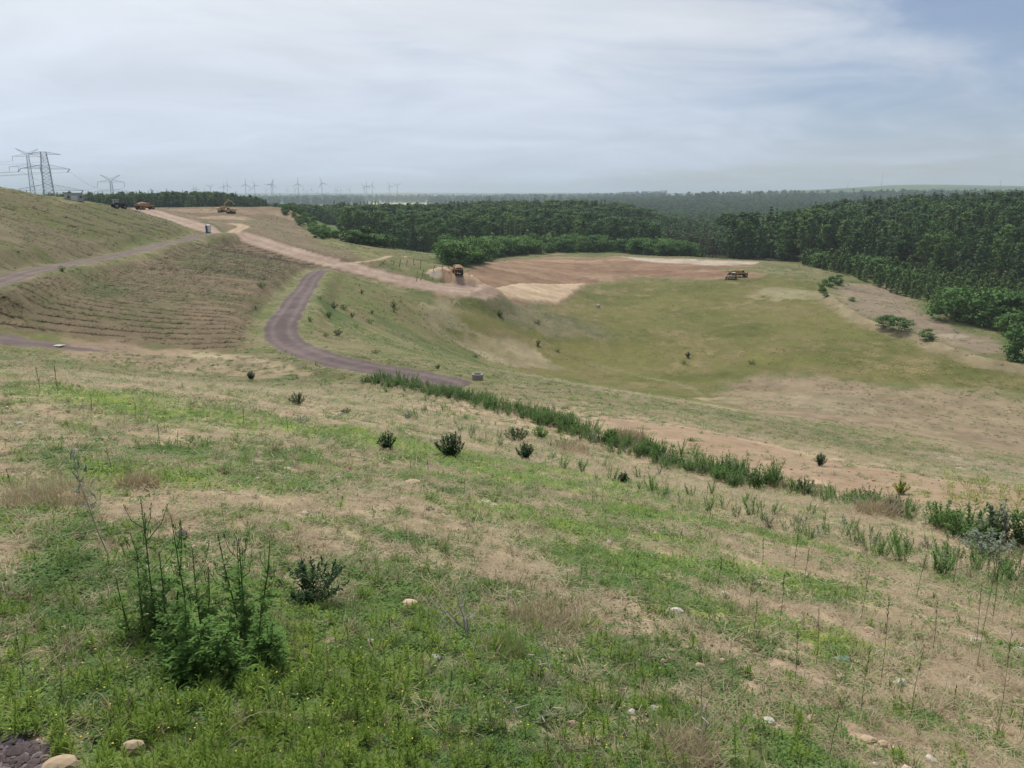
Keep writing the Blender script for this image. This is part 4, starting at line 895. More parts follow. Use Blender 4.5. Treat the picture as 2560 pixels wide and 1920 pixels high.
def dump_truck(loc, rz, label, body, bed_col, tip=0.0, loaded=True, sc=.8):
    """Articulated dump truck: short front unit, open hopper, three axles."""
    t = empty('dump_truck', loc, rz, sc)
    f = MB(); f.box((3.4, 0, 1.15), (3.4, 1.1, .5)); f.box((-1.6, 0, 1.05), (6.2, 1.0, .45)); f.cyl((1.6, 0, 1.1), .45, .9, 'z', 10); f.build('frame', DARKM, t)
    h = MB(); h.prism([(3.2, 1.3), (5.15, 1.25), (5.2, 1.75), (4.9, 2.15), (3.2, 2.35)], -.95, .95); h.build('hood', body, t)
    g = MB()
    for k in range(5): g.box((5.19, 0, 1.4 + k * .1), (.06, 1.3, .05))
    g.build('grille', DARKM, t)
    for s in (-1, 1):
        MB().prism([(3.1, 1.75), (3.55, 1.95), (4.65, 1.95), (5.05, 1.5), (4.95, 1.5), (4.6, 1.82), (3.6, 1.82), (3.2, 1.65)], s * 1.05, s * 1.62).build('mudguard', body, t)
        MB().box((5.22, s * .72, 1.62), (.05, .28, .18)).build('headlight', WHITE, t)
        MB().bar((4.6, s * 1.2, 2.2), (4.9, s * 1.75, 2.75), .05).box((4.9, s * 1.72, 2.6), (.06, .22, .42)).build('mirror', DARKM, t)
    c = MB().prism([(2.0, 1.5), (3.25, 1.5), (3.45, 2.35), (3.2, 3.25), (2.0, 3.3)], -.8, .8).build('cab', body, t)
    gl = MB().prism([(3.3, 2.3), (3.49, 2.4), (3.26, 3.1), (3.12, 3.15)], -.7, .7)
    for s in (-1, 1): gl.box((2.62, s * .81, 2.72), (1.0, .04, .68))
    gl.build('window', GLASS, c); MB().box((2.6, 0, 3.34), (1.4, 1.75, .1)).build('cab_roof', body, c)
    # hopper: floor, sides, front wall with spill guard, tail that rises to the rear
    o = MB(); y0, y1 = 1.05, 1.52
    prof_s = [(1.75, 1.75), (1.75, 3.05), (-3.2, 2.95), (-4.9, 2.55), (-4.55, 2.2), (-2.6, 1.55), (1.2, 1.45)]
    for s in (-1, 1): o.prism(prof_s, s * 1.38, s * 1.5)
    o.prism([(1.2, 1.45), (1.2, 1.58), (-2.6, 1.68), (-4.6, 2.35), (-4.7, 2.25), (-2.6, 1.53)], -1.38, 1.38)
    o.box((1.82, 0, 2.5), (.14, 3.0, 1.5)); o.box((2.1, 0, 3.3), (.7, 2.9, .1))
    for s in (-1, 1):
        for k in range(5): o.box((1.2 - k * 1.1, s * 1.55, 2.3), (.14, .1, 1.15))
        o.box((-.8, s * 1.56, 3.02), (5.0, .12, .14))
    bed = o.build('dump_bed', bed_col, t)
    if tip:
        # tipped about the rear hinge
        bed.location = (-3.0, 0, 1.5); bed.rotation_euler = (0, R(tip), 0)
        for v in bed.data.vertices: v.co.x += 3.0; v.co.z -= 1.5
    if loaded:
        q = MB(); n = 12; vs = []; fs = []
        for i in range(n + 1):
            for j in range(7):
                xx = -4.2 + 5.8 * i / n; yy = -1.3 + 2.6 * j / 6; e = max(0, 1 - ((xx + 1.2) / 3.1) ** 2) * max(0, 1 - (yy / 1.4) ** 2)
                vs.append((xx, yy, 2.72 + 1.0 * e + .12 * rnd.random()))
        for i in range(n):
            for j in range(6): fs.append((i * 7 + j, i * 7 + j + 1, (i + 1) * 7 + j + 1, (i + 1) * 7 + j))
        q.add(vs, fs).build('load', LOAD, bed, True)
    MB().box((-4.3, 0, 1.35), (.2, 1.6, .3)).build('tail_beam', DARKM, t)
    for s in (-1, 1):
        MB().box((-4.42, s * .65, 1.38), (.06, .2, .16)).build('tail_light', ORA, t)
        MB().bar((-.2, s * .75, 1.2), (-1.6, s * .75, 1.9), .16).build('tipping_cylinder', STEEL, t)
        for xw in (4.0, -1.5, -3.3): wheel(t, xw, s * 1.25, .88, .88, .62, body)
    return tag(t, label, 'dump truck')
def face(px, py, yaw, rmin=0):
    p = at(px, py, rmin); return p, math.pi / 2 - math.atan2(p[0], p[1]) + R(yaw)
p, a_ = face(1145, 696, 8, 200)
p = p * 1.016; p[2] = max(float(H(p[0] + dx, p[1] + dy)) for dx in (-1.5, 0, 1.5) for dy in (-2.5, 0, 2.5)) - .25
dump_truck(p, a_, 'orange dump truck seen from behind on top of the earth heap', ORA, ORA, 0, True, .76)
p, a_ = face(1842, 692, -72, 200); dump_truck(p, a_, 'yellow loaded dump truck driving along the end of the grass field', YEL, YEL, 0, True)
p, a_ = face(362, 524, -52, 250); dump_truck(p, a_, 'orange dump truck at the top of the reddish haul road', ORA, ORA, 0, True, .95)
p, a_ = face(131, 489, 88, 150); p[2] -= 1.1; dump_truck((p[0] * 1.05, p[1] * 1.05, p[2]), a_, 'orange machine half hidden behind the hill crest under the two pylons', ORA, ORA, 0, False)

def bulldozer(loc, rz, label):
    """Cream crawler pushing earth: two track frames, engine hood, cab, wide blade, ripper."""
    t = empty('bulldozer', loc, rz, .85)
    for s in (-1, 1):
        tr = MB(); tr.prism([(-2.1, .35), (-1.8, .05), (1.6, .05), (1.95, .4), (1.6, .8), (-1.6, 1.15), (-2.05, .8)], s * .95 - .3, s * .95 + .3)
        o = tr.build('track', DARKM, t)
        pl = MB()
        for k in range(16): pl.box((-1.75 + k * .22, s * .95, .03), (.14, .62, .07))
        pl.build('track_shoes', STEEL, o)
        MB().prism([(-1.6, .45), (1.5, .35), (1.5, .6), (-1.6, .8)], s * 1.27, s * 1.33).build('track_frame', CREAM, t)
        MB().bar((.4, s * 1.42, .55), (2.5, s * 1.42, .55), .22).build('push_arm', CREAM, t)
        MB().bar((1.4, s * .45, 1.5), (2.5, s * .6, .95), .16).build('lift_cylinder', STEEL, t)
    MB().prism([(.2, .9), (2.0, .8), (2.05, 1.75), (.2, 1.95)], -.65, .65).build('hood', CREAM, t)
    c = MB().prism([(-1.3, .9), (.2, .9), (.3, 1.9), (.05, 3.0), (-1.2, 3.0)], -.75, .75).build('cab', CREAM, t)
    g = MB().prism([(.27, 1.95), (.36, 1.95), (.12, 2.85), (.04, 2.85)], -.62, .62)
    for s in (-1, 1): g.box((-.55, s * .76, 2.4), (1.1, .03, .85))
    g.box((-1.29, 0, 2.4), (.04, 1.2, .8)).build('window', GLASS, c)
    MB().box((-.58, 0, 3.08), (1.5, 1.7, .12)).build('cab_roof', WHITE, c)
    b = MB(); 
    prof = [(2.75, .0), (2.55, .35), (2.5, .75), (2.62, 1.25), (2.72, 1.3), (2.62, .75), (2.67, .36), (2.9, 0)]
    b.prism(prof, -2.0, 2.0).build('blade', STEEL, t)
    MB().prism([(-2.1, .7), (-2.6, .8), (-2.9, .1), (-2.78, .1), (-2.5, .6), (-2.1, .5)], -.5, .5).build('ripper', CREAM, t)
    MB().cyl((1.2, .3, 2.25), .09, .9, 'z', 8).build('exhaust', DARKM, t)
    return tag(t, label, 'bulldozer')
p = at(1832, 694, 200); a0 = math.pi / 2 - math.atan2(p[0], p[1])
bulldozer((p[0] * 0.988 - .3, p[1] * 0.988, float(H(p[0] * 0.988, p[1] * 0.988))), a0 + R(82), 'pale yellow bulldozer close beside the loaded dump truck on the field')

def excavator(loc, rz, label, pose, cabside=1):
    """Crawler excavator; pose = angles of boom, stick and bucket."""
    t = empty('excavator', loc, rz, .88)
    for s in (-1, 1):
        tr = MB(); tr.prism([(-2.2, .45), (-1.9, .08), (1.9, .08), (2.2, .45), (1.9, .95), (-1.9, .95)], s * 1.15 - .32, s * 1.15 + .32); o = tr.build('track', DARKM, t)
        pl = MB()
        for k in range(18): pl.box((-1.9 + k * .223, s * 1.15, .97), (.15, .66, .06)); pl.box((-1.9 + k * .223, s * 1.15, .06), (.15, .66, .06))
        pl.build('track_shoes', STEEL, o)
    MB().box((0, 0, .75), (2.4, 1.7, .5)).cyl((0, 0, 1.1), .75, .3, 'z', 14).build('undercarriage', DARKM, t)
    MB().prism([(-2.2, 1.25), (1.5, 1.25), (1.5, 1.6), (.3, 1.7), (.2, 2.3), (-2.2, 2.3)], -1.35, 1.35).build('house', YEL, t)
    MB().prism([(-2.2, 1.25), (-2.85, 1.5), (-2.85, 2.2), (-2.2, 2.35)], -1.35, 1.35).build('counterweight', YEL, t)
    c = MB().prism([(.2, 1.5), (1.75, 1.5), (1.8, 2.2), (1.35, 3.15), (.2, 3.15)], .35, 1.35).build('cab', YEL, t)
    g = MB().prism([(1.79, 2.2), (1.86, 2.22), (1.42, 3.05), (1.36, 3.02)], .45, 1.25); g.box((.95, 1.36, 2.5), (1.0, .04, .9)).build('window', GLASS, c)
    b0 = Vector((1.1, -.3, 1.75)); e1 = b0 + Vector((math.cos(R(pose[0] + 18)), 0, math.sin(R(pose[0] + 18)))) * 2.6; e2 = e1 + Vector((math.cos(R(pose[0] - 22)), 0, math.sin(R(pose[0] - 22)))) * 3.6
    MB().tube([b0, e1, e2], .85, .5, 4).build('boom', YEL, t)
    s1 = e2 + Vector((math.cos(R(pose[1])), 0, math.sin(R(pose[1])))) * 3.1; s0 = e2 - Vector((math.cos(R(pose[1])), 0, math.sin(R(pose[1])))) * .8
    MB().tube([s0, e2, s1], .5, .32, 4).build('stick', YEL, t)
    k = s1; bk = [(0, 0), (.5, -.1), (.75, -.7), (.3, -1.25), (-.35, -1.2), (.2, -1.0), (.5, -.6), (.3, -.15)]; ca, sa = math.cos(R(pose[2])), math.sin(R(pose[2]))
    MB().prism([(k.x + x_ * ca - z_ * sa, k.z + x_ * sa + z_ * ca) for x_, z_ in bk], -.8, .2).build('bucket', STEEL, t)
    MB().bar(b0 + Vector((.5, 0, -.2)), e1 + Vector((.1, 0, -.35)), .2).bar(e1 + Vector((0, 0, .45)), s0 + Vector((0, 0, .1)), .18).build('hydraulic_cylinder', STEEL, t)
    return tag(t, label, 'excavator')
p, a_ = face(556, 530, -60, 300); excavator(p, a_, 'yellow excavator with its boom raised high on the ridge', (62, -25, -20))
p, a_ = face(578, 533, 55, 300); excavator(p, a_, 'yellow excavator turned to the right beside the one with the raised boom', (20, -75, 0))

def tractor(loc, rz, label):
    t = empty('tractor', loc, rz, .85)
    DG = plain('dark_green_paint', (.03, .06, .04), .4, var=.15)
    MB().prism([(.3, .9), (2.4, .85), (2.45, 1.6), (.3, 1.8)], -.45, .45).build('hood', DG, t)
    c = MB().prism([(-1.4, 1.0), (.3, 1.0), (.35, 1.8), (.1, 2.8), (-1.3, 2.8)], -.8, .8).build('cab', DG, t)
    g = MB()
    for s in (-1, 1): g.box((-.55, s * .81, 2.25), (1.3, .04, .85))
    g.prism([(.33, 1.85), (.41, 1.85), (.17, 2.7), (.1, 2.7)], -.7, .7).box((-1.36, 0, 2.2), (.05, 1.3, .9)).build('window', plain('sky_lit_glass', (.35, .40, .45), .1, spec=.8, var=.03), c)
    MB().box((-.6, 0, 2.87), (1.75, 1.8, .14)).build('cab_roof', WHITE, c)
    MB().bar((1.5, .3, 1.7), (1.5, .3, 2.6), .09).build('exhaust', DARKM, t)
    for s in (-1, 1):
        wheel(t, -.8, s * .95, .95, .95, .55, STEEL); wheel(t, 1.8, s * .85, .65, .65, .42, STEEL)
        MB().prism([(-1.7, 1.5), (-1.2, 2.0), (-.3, 2.0), (.2, 1.4), (.1, 1.4), (-.35, 1.9), (-1.15, 1.9), (-1.6, 1.5)], s * .7, s * 1.25).build('mudguard', DG, t)
    return tag(t, label, 'tractor')
p, a_ = face(296, 522, -70, 200); tractor(p, a_, 'dark tractor with a pale roof on the hillside above the haul road')

# ------------------------------------------------------------------ portable toilet, site hut, marker, concrete ring, plastic scrap
p, a_ = face(521, 582, 180, 150)
t = empty('portable_toilet', p, a_ + R(28), 1.08)
MB().box((0, 0, .06), (1.2, 1.2, .12)).build('skid', DARKM, t)
MB().box((-.03, 0, 1.15), (1.06, 1.12, 2.06)).build('cabin', BLUEP, t)
MB().prism([(-.6, 2.16), (.6, 2.16), (.5, 2.32), (.2, 2.42), (-.2, 2.42), (-.5, 2.32)], -.6, .6).build('roof', WHITE, t)
d_ = MB().box((.52, 0, 1.12), (.06, .84, 1.9)).build('door', WHITE, t); MB().box((.57, -.32, 1.1), (.05, .1, .14)).build('handle', DARKM, d_)
for s in (-1, 1):
    pn = MB()
    for k in range(5): pn.box((-.4 + k * .19, s * .575, 1.15), (.06, .04, 1.8))
    pn.build('side_rib', BLUEP, t)
tag(t, 'white and blue portable toilet at the crossing of the tracks', 'portable toilet')
p, a_ = face(185, 500, 180, 180); p[2] = float(H(p[0], p[1])) - .3
t = empty('site_building', p, a_ + R(12), .56)
HUT = plain('hut_wall', (.50, .50, .48), .7, var=.06, scale=.8); ROOFM = plain('hut_roof', (.42, .42, .43), .6, var=.08)
MB().box((0, 0, 1.7), (5, 6.6, 3.6)).build('wall', HUT, t)
MB().box((0, 0, 3.62), (5.4, 7.2, .24)).build('roof', ROOFM, t)
MB().box((2.55, -.4, 1.35), (.12, 2.6, 2.5)).build('gate', WHITE, t)
for yy in (2.4, -2.7): w_ = MB().box((2.52, yy, 1.9), (.08, 1.0, 1.0)).build('window', GLASS, t)
MB().box((1.0, 3.75, 1.2), (2.2, 1.0, 2.6)).build('annex', plain('annex_wall', (.40, .36, .34), .8), t)
tag(t, 'flat roofed grey site building with a white gate on the hill crest', 'building')
p = at(1495, 768, 150)
t = empty('survey_marker', p, .4, 1.0)
MB().box((0, 0, .35), (1.3, 1.0, .9), .3, (.8, .8)).build('block', plain('pale_concrete', (.55, .55, .53), .9, var=.1), t); MB().bar((.1, 0, .7), (.1, 0, 2.0), .16).build('post', WHITE, t)
tag(t, 'pale concrete block with a short white post in the grass field', 'marker')
p = at(1194, 948, 60); t = empty('concrete_ring', p, .2)
n = 20; vs = []; 
for z, rd in ((-.1, .52), (.5, .52), (.5, .38), (.1, .38)):
    for k in range(n): vs.append((rd * math.cos(6.2832 * k / n), rd * math.sin(6.2832 * k / n), z))
fs = [(i * n + k, i * n + (k + 1) % n, (i + 1) * n + (k + 1) % n, (i + 1) * n + k) for i in range(3) for k in range(n)] + [tuple(range(3 * n, 4 * n))]
MB().add(vs, fs).build('ring', plain('grey_concrete', (.36, .33, .29), .9, var=.15), t); tag(t, 'round grey concrete ring standing beside the end of the gravel road', 'concrete ring')

# ------------------------------------------------------------------ pylons and their lines
PYL = plain('pylon_steel', (.38, .41, .44), .6, .2, var=.1, scale=.2)
def lattice(mb, z0, w0, z1, w1, n, leg=.24, br=.10):
    prev = None
    for k in range(n + 1):
        t = k / n; z = z0 + (z1 - z0) * t; w = (w0 + (w1 - w0) * t) / 2
        cur = [(-w, -w, z), (w, -w, z), (w, w, z), (-w, w, z)]
        if prev:
            for i in range(4):
                mb.bar(prev[i], cur[i], leg); mb.bar(prev[i], cur[(i + 1) % 4], br); mb.bar(prev[(i + 1) % 4], cur[i], br); mb.bar(cur[i], cur[(i + 1) % 4], br)
        prev = cur
def crossarm(mb, z, half, body, rise=1.6, drop=0.0):
    for s in (-1, 1):
        tip = (s * half, 0, z)
        for y in (-1, 1):
            mb.bar((s * body / 2, y * body / 2, z), tip, .17); mb.bar((s * body / 2, y * body / 2, z + rise), tip, .17)
        for k in range(1, 6):
            q = k / 6; xx = s * (body / 2 + (half - body / 2) * q); mb.bar((xx, 0, z), (xx - s * half / 7, 0, z + rise * (1 - q + .14)), .13)
ATT = {}
def pylon(key, px, r_, pytop, kind_, label, yaw=0.0):
    d = ray(px, 487); x_, y_ = d[0] * r_, d[1] * r_
    top = ray(px, pytop)[2] * r_; base = float(H(x_, y_)); h = top - base
    t = empty('power_pylon', (x_, y_, base), -math.atan2(x_, y_) + R(yaw)); mb = MB(); ATT[key] = []
    S = r_ / F_PX * math.hypot(1, (px - 1280) / F_PX)           # metres per photo pixel there
    if kind_ == 'horn':
        zb = h - 11 * S; a1, a2 = h - 13.5 * S, h - 31 * S
        lattice(mb, -1.0, 4.4, a2, 2.1, 9); lattice(mb, a2, 2.1, zb, 1.5, 4); mb.build('mast', PYL, t)
        hn = MB()
        for s in (-1, 1):
            for y in (-.7, .7): hn.bar((s * .5, y, zb), (s * 17 * S, 0, h), .30); hn.bar((0, y, zb + 3.6 * S), (s * 17 * S, 0, h), .2)
        hn.build('earth_wire_horn', PYL, t)
        for z_, hw in ((a1, 23 * S), (a2, 30 * S)):
            ar = MB(); crossarm(ar, z_, hw, 1.8, 5 * S); ar.build('crossarm', PYL, t)
            for s in (-1, 1):
                for q in (1.0, .55):
                    if z_ == a1 and q < 1: continue
                    MB().bar((s * hw * q, 0, z_), (s * hw * q, 0, z_ - 8 * S), .26).build('insulator', DARKM, t); ATT[key].append((s * hw * q, z_ - 8 * S))
    else:
        a1, a2, a3 = h - 4 * S, h - 29 * S, h - 66 * S
        lattice(mb, -1.0, 27 * S, a3, 15 * S, 6, .32, .14); lattice(mb, a3, 15 * S, a2, 13 * S, 6, .28, .12); lattice(mb, a2, 13 * S, h, 8 * S, 5, .24, .11); mb.build('mast', PYL, t)
        for z_, hw, rs in ((a1, 27 * S, 4 * S), (a2, 38 * S, 7 * S), (a3, 55 * S, 10 * S)):
            ar = MB(); crossarm(ar, z_, hw, 12 * S if z_ != a1 else 8 * S, rs); ar.build('crossarm', PYL, t)
            for s in (-1, 1):
                for q in ((1.0, .6) if z_ == a3 else (1.0,)):
                    if z_ == a1: continue
                    MB().bar((s * hw * q, 0, z_), (s * hw * q - 1.6, -1.2, z_ - 6 * S), .34).build('insulator', DARKM, t); ATT[key].append((s * hw * q, z_ - 5 * S))
    ATT[key].append((0, h)); tag(t, label, 'power pylon'); t['att'] = 0; del t['att']
    return t
P1 = pylon('a', 83, 760, 372, 'horn', 'leftmost steel pylon with two crossarms and horned top', 4)
P2 = pylon('b', 123, 560, 380, 'flat', 'widest steel pylon with three crossarms and a flat top', -6)
P3 = pylon('c', 281, 800, 437, 'horn', 'small steel pylon with horned top behind the tractor', 4)
WIRE = plain('wire', (.16, .17, .18), .5, .5, var=.05)
def wpt(t, a): return t.matrix_world @ Vector((a[0], 0, a[1]))
bpy.context.view_layer.update()
def wire(a, b, sag, lab):
    pts = [Vector(a).lerp(Vector(b), k / 16) - Vector((0, 0, sag * (1 - (2 * k / 16 - 1) ** 2))) for k in range(17)]
    o = MB().tube(pts, .13, .13, 3).build('power_line', WIRE); tag(o, lab, 'power line', 'power lines at the pylons')
for i, a in enumerate(ATT['b'][:6]):
    wire(wpt(P2, a), wpt(P3, ATT['c'][i % len(ATT['c'])]), 7, 'thin power line sagging from the three armed pylon to the small pylon')
for i, a in enumerate(ATT['a'][:6]):
    w0 = wpt(P1, a); wire(w0, w0 + Vector((-300, -60, 6)), 9, 'thin power line running left out of the picture from the leftmost pylon')
for i, a in enumerate(ATT['b'][:6]):
    w0 = wpt(P2, a); wire(w0, w0 + Vector((-260, -90, 8)), 8, 'thin power line running left out of the picture from the three armed pylon')

# ------------------------------------------------------------------ wind turbines on the plain
TURB = plain('turbine_backlit_grey', (.26, .29, .33), .5, var=.03, scale=.02)  # white turbines against the light: their shade is put into this grey
def turbine_meshes(phase):
    tw = MB().cyl((0, 0, 55), 2.9, 112, 'z', 12, 1.5).mesh('turbine_tower', TURB, True)
    nc = MB().box((0, 1.5, 112), (4.2, 9.5, 4.2), 0, (.85, .95)).mesh('turbine_nacelle', TURB)
    rt = MB().cyl((0, -4.2, 112), 1.9, 2.6, 'y', 10)
    bl = []
    for k in range(3):
        a = R(phase + 120 * k); d = Vector((math.sin(a), 0, math.cos(a))); n = Vector((math.cos(a), 0, -math.sin(a))); c = Vector((0, -4.2, 112)); b = MB(); sec = []
        for q, ch, th in ((1, 1.9, 1.8), (9, 4.4, 1.2), (24, 3.0, .8), (44, 1.2, .4)):
            o = c + d * q; sec += [o - n * ch * .35, o + Vector((0, -th / 2, 0)), o + n * ch * .65, o + Vector((0, th / 2, 0))]
        b.add(sec, [(i * 4 + j, i * 4 + (j + 1) % 4, (i + 1) * 4 + (j + 1) % 4, (i + 1) * 4 + j) for i in range(3) for j in range(4)] + [(12, 13, 14, 15)])
        bl.append(b.mesh('turbine_blade', TURB))
    return tw, nc, rt.mesh('turbine_hub', TURB), bl
TM = [turbine_meshes(p) for p in (2, 32, 60, 15, 80, 100)]
# (x, y of the hub, blade phase) read off the photograph
TL = [(221, 486, 1), (316, 482, 0), (324, 485, 3), (381, 476, 4), (395, 478, 2), (419, 475, 5), (484, 471, 0), (490, 472, 3), (495, 474, 2), (511, 475, 0), (526, 467, 2), (558, 467, 3), (568, 463, 0), (613, 461, 0), (626, 472, 5), (636, 463, 5), (665, 474, 4), (677, 461, 1), (681, 460, 3), (718, 475, 0), (738, 472, 4), (745, 459, 0), (759, 474, 0), (768, 480, 1), (779, 474, 3), (794, 480, 0), (804, 458, 5), (818, 482, 2), (839, 476, 0), (843, 475, 3), (852, 475, 0), (873, 474, 1), (911, 467, 4), (916, 465, 0), (930, 464, 3), (974, 465, 5), (993, 464, 2)]
ORD = 'first second third fourth fifth sixth seventh eighth ninth tenth eleventh twelfth thirteenth fourteenth fifteenth sixteenth seventeenth eighteenth nineteenth twentieth twenty-first twenty-second twenty-third twenty-fourth twenty-fifth twenty-sixth twenty-seventh twenty-eighth twenty-ninth thirtieth thirty-first thirty-second thirty-third thirty-fourth thirty-fifth thirty-sixth thirty-seventh'.split()
SPECIAL = {10: 'wind turbine with blades spread in a clear Y above the wooded ridge', 21: 'tallest wind turbine, one blade straight up, right of the wooded ridge', 26: 'tall wind turbine with one blade pointing right, standing clear of its neighbours', 13: 'slim wind turbine with one blade upright over the right end of the wooded ridge', 36: 'rightmost wind turbine of all, at the end of the row', 35: 'wind turbine next to the rightmost one', 17: 'left one of two wind turbines that overlap', 18: 'right one of two wind turbines that overlap'}
for i, (px, py, ph) in enumerate(TL):
    above = 492 - py; r_ = float(np.clip(79 * F_PX / (above + 4), 3600, 8200))
    d = ray(px, py); x_, y_ = d[0] * r_, d[1] * r_; hub = d[2] * r_
    t = empty('wind_turbine', (x_, y_, hub - 79), -math.atan2(x_, y_) + R(rnd.uniform(-25, 25)), .705)
    tw, nc, hb_, bl = TM[ph]
    for nm, me in [('tower', tw), ('nacelle', nc), ('hub', hb_)]: o = bpy.data.objects.new(nm, me); C.objects.link(o); o.parent = t
    for me in bl: o = bpy.data.objects.new('blade', me); C.objects.link(o); o.parent = t
    tag(t, SPECIAL.get(i, ORD[i] + ' wind turbine from the left on the far horizon'), 'wind turbine', 'wind turbines on the horizon')
MAST = plain('mast_steel', (.35, .37, .4), .6)
for px, lab, hh in ((2203, 'thin radio mast on the wooded knoll of the far hill', 70), (2119, 'smaller thin mast on the far hill left of the knoll', 32), (2500, 'thin mast over the wood near the right edge', 34)):
    r_ = 4950; d = ray(px, 470); x_, y_ = d[0] * r_, d[1] * r_; e = empty('radio_mast', (x_, y_, float(H(x_, y_)))); MB().bar((0, 0, -2), (0, 0, hh), 2.2, .8).build('mast', MAST, e); MB().box((0, 0, hh * .8), (4.5, 4.5, 1.2)).build('platform', MAST, e); tag(e, lab, 'radio mast')
STONES = [(1022, 1513, 40, 14, 'pink', 'flat pinkish stone left of the dry twig bundle'), (1087, 1644, 30, 9, 'white', 'flat white stone in the middle of the bottom herbs'), (1692, 1536, 34, 20, 'white', 'largest white stone right of centre, beside the bright green patch'), (1087, 1409, 12, 8, 'white', 'small round white stone, left of the two above the flat pinkish one'), (1110, 1418, 16, 10, 'white', 'small white stone, right of the two above the flat pinkish one'), (1581, 1786, 24, 14, 'white', 'white stone in the bottom herbs, left of the long flat one'), (1638, 1773, 30, 10, 'white', 'long flat white stone in the bottom herbs right of centre'), (1209, 1566, 14, 14, 'tan', 'upright tan stone beside the dry twig bundle'), (1201, 1527, 14, 10, 'tan', 'small reddish tan stone behind the dry twig bundle'), (1658, 1661, 18, 16, 'tan', 'tan stone left of the bare patch at lower right'), (1431, 1816, 32, 16, 'tan', 'low tan stone near the bottom in the middle'), (2039, 1383, 18, 10, 'red', 'half white half reddish stone below the ditch, right of centre'), (1751, 1668, 24, 12, 'tan', 'flat cream stone left of the twin on the bare patch'), (1806, 1659, 18, 14, 'pink', 'rounded pale stone right of the cream one on the bare patch'), (2252, 1712, 32, 15, 'white', 'large cream stone in the middle of the right hand bare slope'), (2423, 1703, 13, 14, 'white', 'upright white stone in the green tuft at the right'), (2547, 1630, 22, 14, 'white', 'yellowish white stone at the right picture edge'), (2030, 1804, 26, 18, 'pink', 'pale rounded stone on the bare soil near the bottom right'), (1918, 1806, 32, 12, 'white', 'pair of low white stones left of the pale rounded one'), (2336, 1586, 20, 14, 'dark', 'dark stone on the right hand slope'), (2312, 1618, 20, 12, 'tan', 'cream stone just below the dark stone at the right'), (1953, 1522, 22, 14, 'tan', 'tan stone above the bright green patch at the right'), (2171, 1580, 24, 14, 'tan', 'yellowish stone among the green mats right of the centre'), (2171, 1855, 34, 16, 'tan', 'large tan stone near the bottom at the right'), (2205, 1864, 24, 12, 'tan', 'flat tan stone next to the large tan one at the bottom right'), (1793, 1866, 18, 14, 'white', 'grey white stone in the dry grass at the bottom'), (2104, 1699, 14, 10, 'white', 'small white stone left of the large cream one'), (2066, 1597, 16, 9, 'pink', 'small pink stone above the pale blue plastic'), (1809, 1487, 24, 10, 'white', 'grey white flat stone on the slope above the bright green patch'), (2438, 1603, 28, 7, 'white', 'thin flat white stone near the right edge'), (716, 1177, 20, 10, 'white', 'flat white stone below the yellow green patch'), (870, 1177, 26, 16, 'red', 'reddish brown stone below the dark bushy weeds'), (1033, 1210, 42, 12, 'tan', 'long flat stone with a dark side in the middle of the slope'), (1216, 1256, 26, 8, 'white', 'long flat white stone on the middle slope'), (1004, 1252, 14, 9, 'white', 'small white stone under the long flat dark sided one'), (638, 1246, 16, 10, 'dark', 'grey stone half sunk in the slope at left of centre'), (335, 1880, 44, 34, 'tan', 'upright tan rock in the herbs at the bottom left'), (150, 1922, 62, 26, 'tan', 'large tan rock at the bottom left edge by the dark gravel'), (1165, 1372, 12, 7, 'white', 'small white stone in the centre of the slope'), (1335, 1420, 12, 8, 'white', 'tiny white stone above the tan dry clump'), (2005, 1560, 14, 9, 'dark', 'grey stone beside the bright green mats'), (2480, 1880, 20, 12, 'tan', 'tan stone at the lower right corner'), (490, 988, 14, 6, 'white', 'pale flat stone on the slope below the bare sand'), (130, 950, 16, 9, 'pink', 'pinkish stone behind the weeds at the left edge'), (160, 1120, 14, 8, 'white', 'white stone on the left slope among dry weeds')]
# ------------------------------------------------------------------ growth on the slope
L_FORB = leafy('forb_leaves', [(.095, .160, .025), (.175, .270, .045), (.28, .375, .070), (.38, .44, .11)], .30, True)
L_MAT = leafy('low_mat_leaves', [(.055, .115, .030), (.115, .205, .055), (.20, .295, .075), (.33, .41, .07)], .2, True)
L_GRASS = leafy('grass_blades', [(.085, .155, .035), (.15, .225, .06), (.24, .31, .09)], .25, True)
L_STRAW = leafy('dry_straw', [(.18, .135, .08), (.37, .30, .19), (.54, .46, .32)], .1, True)
L_WEED1 = leafy('weed_clump_leaves', [(.065, .135, .035), (.12, .215, .055), (.19, .29, .085)], .25)
L_STRAW1 = leafy('dry_clump_blades', [(.34, .27, .17), (.48, .40, .26), (.60, .52, .36)], .25)
L_GRASS1 = leafy('grass_clump_blades', [(.12, .19, .05), (.19, .27, .07), (.27, .34, .10)], .25)
L_GREY = leafy('grey_green_leaves', [(.13, .17, .11), (.20, .24, .165), (.28, .32, .24)], .15)
L_WEED = leafy('tall_weed_leaves', [(.065, .135, .035), (.12, .215, .055), (.19, .29, .085)], .25, True)
L_DARKW = leafy('dark_weed_leaves', [(.020, .050, .018), (.040, .085, .024), (.065, .12, .036)], .2)
L_MUST = leafy('green_weed_leaves', [(.065, .140, .028), (.125, .235, .048), (.21, .33, .085)], .25)
L_STEM = leafy('brown_stems', [(.12, .10, .07), (.21, .165, .11), (.30, .245, .165)], 0)
L_GSTEM = leafy('green_stems', [(.07, .10, .04), (.11, .15, .055)], 0)
L_BRUSH = leafy('brush_with_row_shade', [(.030, .025, .018), (.055, .044, .030), (.095, .075, .05)], 0)  # dark brush; shade of the small row steps is put into the tone too
L_YEL = leafy('yellow_green_leaves', [(.20, .24, .03), (.32, .36, .04), (.46, .48, .06)], .25)
L_PET = leafy('yellow_petals', [(.7, .58, .05), (.8, .7, .15)], .2)
L_WPET = plain('white_petals', (.82, .82, .80), .6, var=.03)
